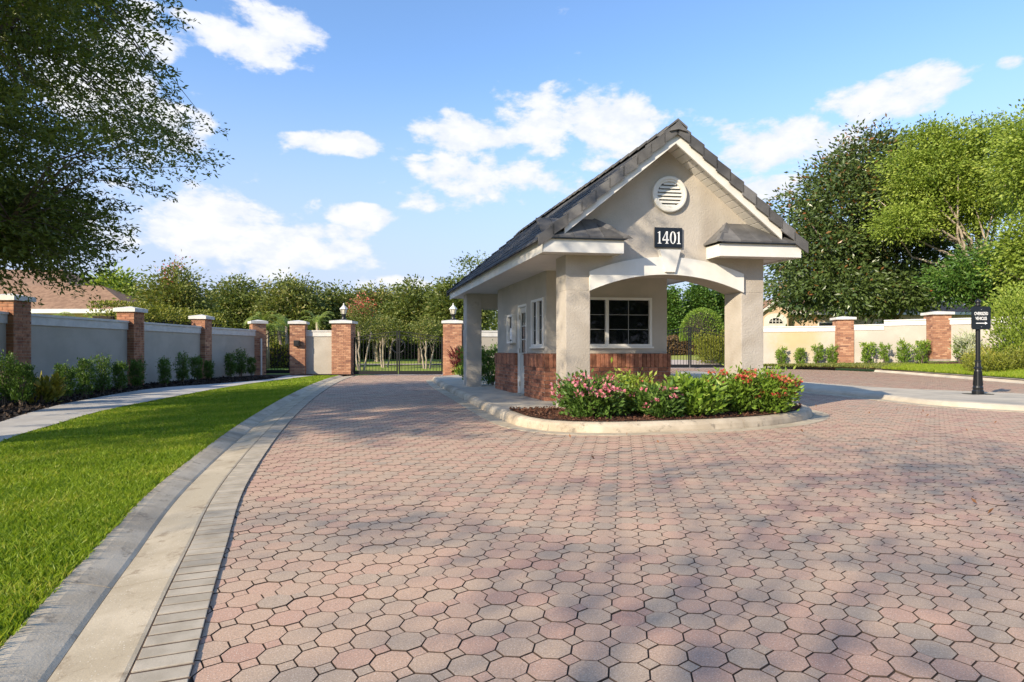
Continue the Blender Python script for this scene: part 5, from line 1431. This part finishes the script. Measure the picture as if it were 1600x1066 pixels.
def palm(label, base, th, fl_len, n, mat, seed, group=None, stems=1):
    rg = np.random.default_rng(seed); root = empty('palm', base, label, 'palm', group); b = Vector(base)
    lv, lf, k0 = [], [], 0; mb = MB(); st = MB()
    for s in range(stems):
        off = Vector((rg.normal() * .25, rg.normal() * .25, 0)) if stems > 1 else Vector((0, 0, 0)); top = b + off + Vector((rg.normal() * .15, rg.normal() * .15, th * rg.uniform(.85, 1.1)))
        mb.tube([b + off * .6 - Vector((0, 0, .1)), b.lerp(top, .5) + off * .3, top], [.10, .085, .075], 8)
        for i in range(n):
            a = rg.uniform(0, 2 * math.pi); el = rg.uniform(.25, 1.25); L = fl_len * rg.uniform(.75, 1.1)
            d = Vector((math.cos(a) * math.cos(el), math.sin(a) * math.cos(el), math.sin(el))); pts = []; p = top.copy()
            for j in range(9):
                pts.append(p.copy()); p = p + d * (L / 8); d = (d + Vector((0, 0, -.16 - .05 * j))).normalized()
            st.tube(pts, [.014 - .0014 * j for j in range(9)], 4)
            for j in range(1, 9):
                for m in range(3):
                    q = pts[j - 1].lerp(pts[j], m / 3); t = (pts[j] - pts[j - 1]).normalized(); side = t.cross(Vector((0, 0, 1))).normalized(); ll = L * .30 * (1 - .5 * abs(j - 4) / 5)
                    for sg in (-1, 1):
                        e = q + (side * sg * .85 + t * .55 + Vector((0, 0, -.28 + rg.normal() * .12))).normalized() * ll; w = t * .022 * L
                        lv += [q - w * .5, q + w * .5, e]; lf.append((k0, k0 + 1, k0 + 2)); k0 += 3
    V_ = np.array([list(v - b) for v in lv]); link('fronds', np_mesh('fronds', V_, np.array(lf), mat, np.repeat(rg.uniform(0, 1, len(lf)), 3)), root)
    st.build('frond_stalks', 'palm_leaf', root); mb.build('trunk', 'bark_pale', root, smooth=True)


palm('feathery palm with arching fronds over the shaded wall', (-13.9, 20.0, 0), 1.75, 1.15, 16, 'palm_leaf', 300, stems=2)
for i, (lb, px, d, zt) in enumerate([('slender palm behind the pedestrian gate, first of the group', 420, 36, 2.6), ('slender palm behind the pedestrian gate, beside the intercom pillar', 446, 37, 2.7), ('slender palm behind the short cream wall', 499, 35, 2.6)]):
    x = (px - 800) / F * d; palm(lb, (x, d, gz(x, d) - .1), zt, 1.35, 12, 'palm_leaf', 301 + i, 'palms beyond the gates', stems=2 if i < 2 else 1)


# far wood closing the view behind the row of trees
def woods():
    rg = np.random.default_rng(310); P_, A_, T_ = [], [], []
    for x in np.arange(-95, 105, 5.0):
        y = 64 + rg.uniform(-4, 8); h = rg.uniform(4.0, 6.0) + (2.5 if abs(x) > 35 else 0); z0 = gz(x, y) - .1
        p, a, c, t = crown_cloud(rg, [(x, y, z0 + h * .55, 4.2, 3.0, h * .45), (x + 1.5, y - 1.5, z0 + h * .3, 3.6, 2.5, h * .3)], 90, 20, .9, .4)
        P_.append(p); A_.append(a); T_.append(t)
    p = np.vstack(P_); o = link('woods', leaf_mesh('woods', p, np.full(len(p), .42), 'tree_mid', rg, .6, np.vstack(A_), .1, np.concatenate(T_)), kind='stuff')
    tag(o, 'distant mass of green woodland closing the view', 'woods')
woods()


# ================================================================ HOUSES
def hip_house(label, x0, x1, y0, y1, zb, ze, zr, ov, inset, wall, roof_mat, front_gable=None):
    root = empty('house', ((x0 + x1) / 2, y0, zb), label, 'house')
    MB().box(x0, x1, y0, y1, zb - .3, ze).build('wall', wall, root)
    ym = (y0 + y1) / 2; a0, a1, b0, b1 = x0 - ov, x1 + ov, y0 - ov, y1 + ov
    r = MB(); e = [(a0, b0, ze + .16), (a1, b0, ze + .16), (a1, b1, ze + .16), (a0, b1, ze + .16), (a0 + inset, ym, zr), (a1 - inset, ym, zr)]
    r.v = [Vector(q) for q in e]; r.f = [(0, 1, 5, 4), (1, 2, 5), (2, 3, 4, 5), (3, 0, 4), (3, 2, 1, 0)]
    r.build('roof', roof_mat, root)
    f = MB(); f.box(a0 - .02, a1 + .02, b0 - .03, b0, ze - .02, ze + .158).box(a1, a1 + .03, b0, b1, ze - .02, ze + .158).box(a0 - .03, a0, b0, b1, ze - .02, ze + .158)
    f.build('fascia', 'trim_white', root)
    MB().box(a0, a1, b0, b1, ze + .001, ze + .03).build('soffit', 'soffit_white', root)
    for k in range(3):
        wx = x0 + (x1 - x0) * (.22 + .28 * k); w = MB().box(wx - .6, wx + .6, y0 - .03, y0 - .002, zb + .9, ze - .5).build('window', 'white_frame', root)
        MB().box(wx - .52, wx + .52, y0 - .036, y0 - .031, zb + .98, ze - .58).build('pane', 'glass', w)
    return root


hl = hip_house('house with brown shingled hip roof behind the shaded wall', -32, -16.9, 26.6, 29.6, 0, 2.72, 4.1, .65, 2.7, 'house_wall', 'house_roof')
MB().box(-30, -23, 31, 35, 0, 4.29).build('rear_wall', 'house_wall', hl)
r = MB(); r.v = [Vector(q) for q in [(-30.6, 30, 4.3), (-21.8, 30, 4.3), (-21.8, 36, 4.3), (-30.6, 36, 4.3), (-28, 33, 5.5), (-24.4, 33, 5.5)]]; r.f = [(0, 1, 5, 4), (1, 2, 5), (2, 3, 4, 5), (3, 0, 4), (3, 2, 1, 0)]; r.build('roof', 'house_roof', hl)
hr = hip_house('beige house with arched window gable behind the stained wall', 18.8, 33, 42.4, 54, 1.0, 3.60, 6.2, .5, 5.5, 'house_wall', 'house_roof')


def gable_bay():
    x0, x1, y = 17.15, 18.9, 41.6; zb, ze, zp = 1.0, 3.75, 4.42; xm = (x0 + x1) / 2
    MB().prism([(x0, y, zb), (x1, y, zb), (x1, y, ze), (xm, y, zp - .1), (x0, y, ze)], (0, 3, 0)).build('bay_wall', 'house_wall', hr)
    MB().prism([(x0 - .25, y - .25, ze - .16), (xm, y - .25, zp), (x1 + .25, y - .25, ze - .16), (x1 + .25, y - .25, ze - .0), (xm, y - .25, zp + .17), (x0 - .25, y - .25, ze)], (0, .1, 0)).build('rake_board', 'trim_white', hr)
    q = MB(); q.prism([(x0 - .3, y - .22, ze + .02), (xm, y - .22, zp + .19), (xm, y - .22, zp + .25), (x0 - .3, y - .22, ze + .08)], (0, 3.5, 0)); q.prism([(xm, y - .22, zp + .19), (x1 + .3, y - .22, ze + .02), (x1 + .3, y - .22, ze + .08), (xm, y - .22, zp + .25)], (0, 3.5, 0)); q.build('bay_roof', 'house_roof', hr)
    def fan(r_, z, yy, h): return [(xm + r_ * math.cos(math.pi * k / 12), yy, z + h * math.sin(math.pi * k / 12)) for k in range(13)]
    MB().prism([(xm - .78, y - .04, 2.6)] + [(xm + .78, y - .04, 2.6)] + fan(.78, 3.15, y - .04, .50), (0, .035, 0)).build('window_surround', 'trim_white', hr)
    w = MB().prism([(xm + .52, y - .06, 2.92)] + fan(.52, 3.02, y - .06, .36) + [(xm - .52, y - .06, 2.92)], (0, .018, 0)).build('arched_window', 'white_frame', hr)
    MB().prism([(xm + .46, y - .066, 2.96)] + fan(.46, 3.02, y - .066, .31) + [(xm - .46, y - .066, 2.96)], (0, .005, 0)).build('pane', 'glass', w)
    g_ = MB()
    for k in (-.23, 0, .23): g_.box(xm + k - .02, xm + k + .02, y - .075, y - .067, 2.95, 3.28)
    g_.box(xm - .48, xm + .48, y - .0755, y - .0665, 3.10, 3.135); g_.build('muntin', 'white_frame', w)
gable_bay()

# ---- fallen leaves on the pavers
fme = leaf_mesh('fallen_leaf', np.array([[0, 0, 0.004]]), np.array([.07]), 'dead_leaf', np.random.default_rng(4), .4, np.array([[1.0, 0, 0.0]]), 0, np.array([.5]))
cnt = 0
while cnt < 24:
    x, y = random.uniform(.5, 9), random.uniform(3, 12.5)
    if abs(x) > .8 * y or in_poly(np.array([x]), np.array([y]), ISL_L * 1.0)[0] or in_poly(np.array([x]), np.array([y]), MED_L)[0] or x + y < 7 and random.random() < .8: continue
    o = link('fallen_leaf', fme, None, (x, y, .006 + gz(x, y))); o.rotation_euler = (0, 0, random.uniform(0, 6.28)); o.scale = (random.uniform(.4, .8),) * 3
    tag(o, 'small brown fallen leaf lying on the pavers', 'leaf', 'fallen leaves on the pavers'); cnt += 1
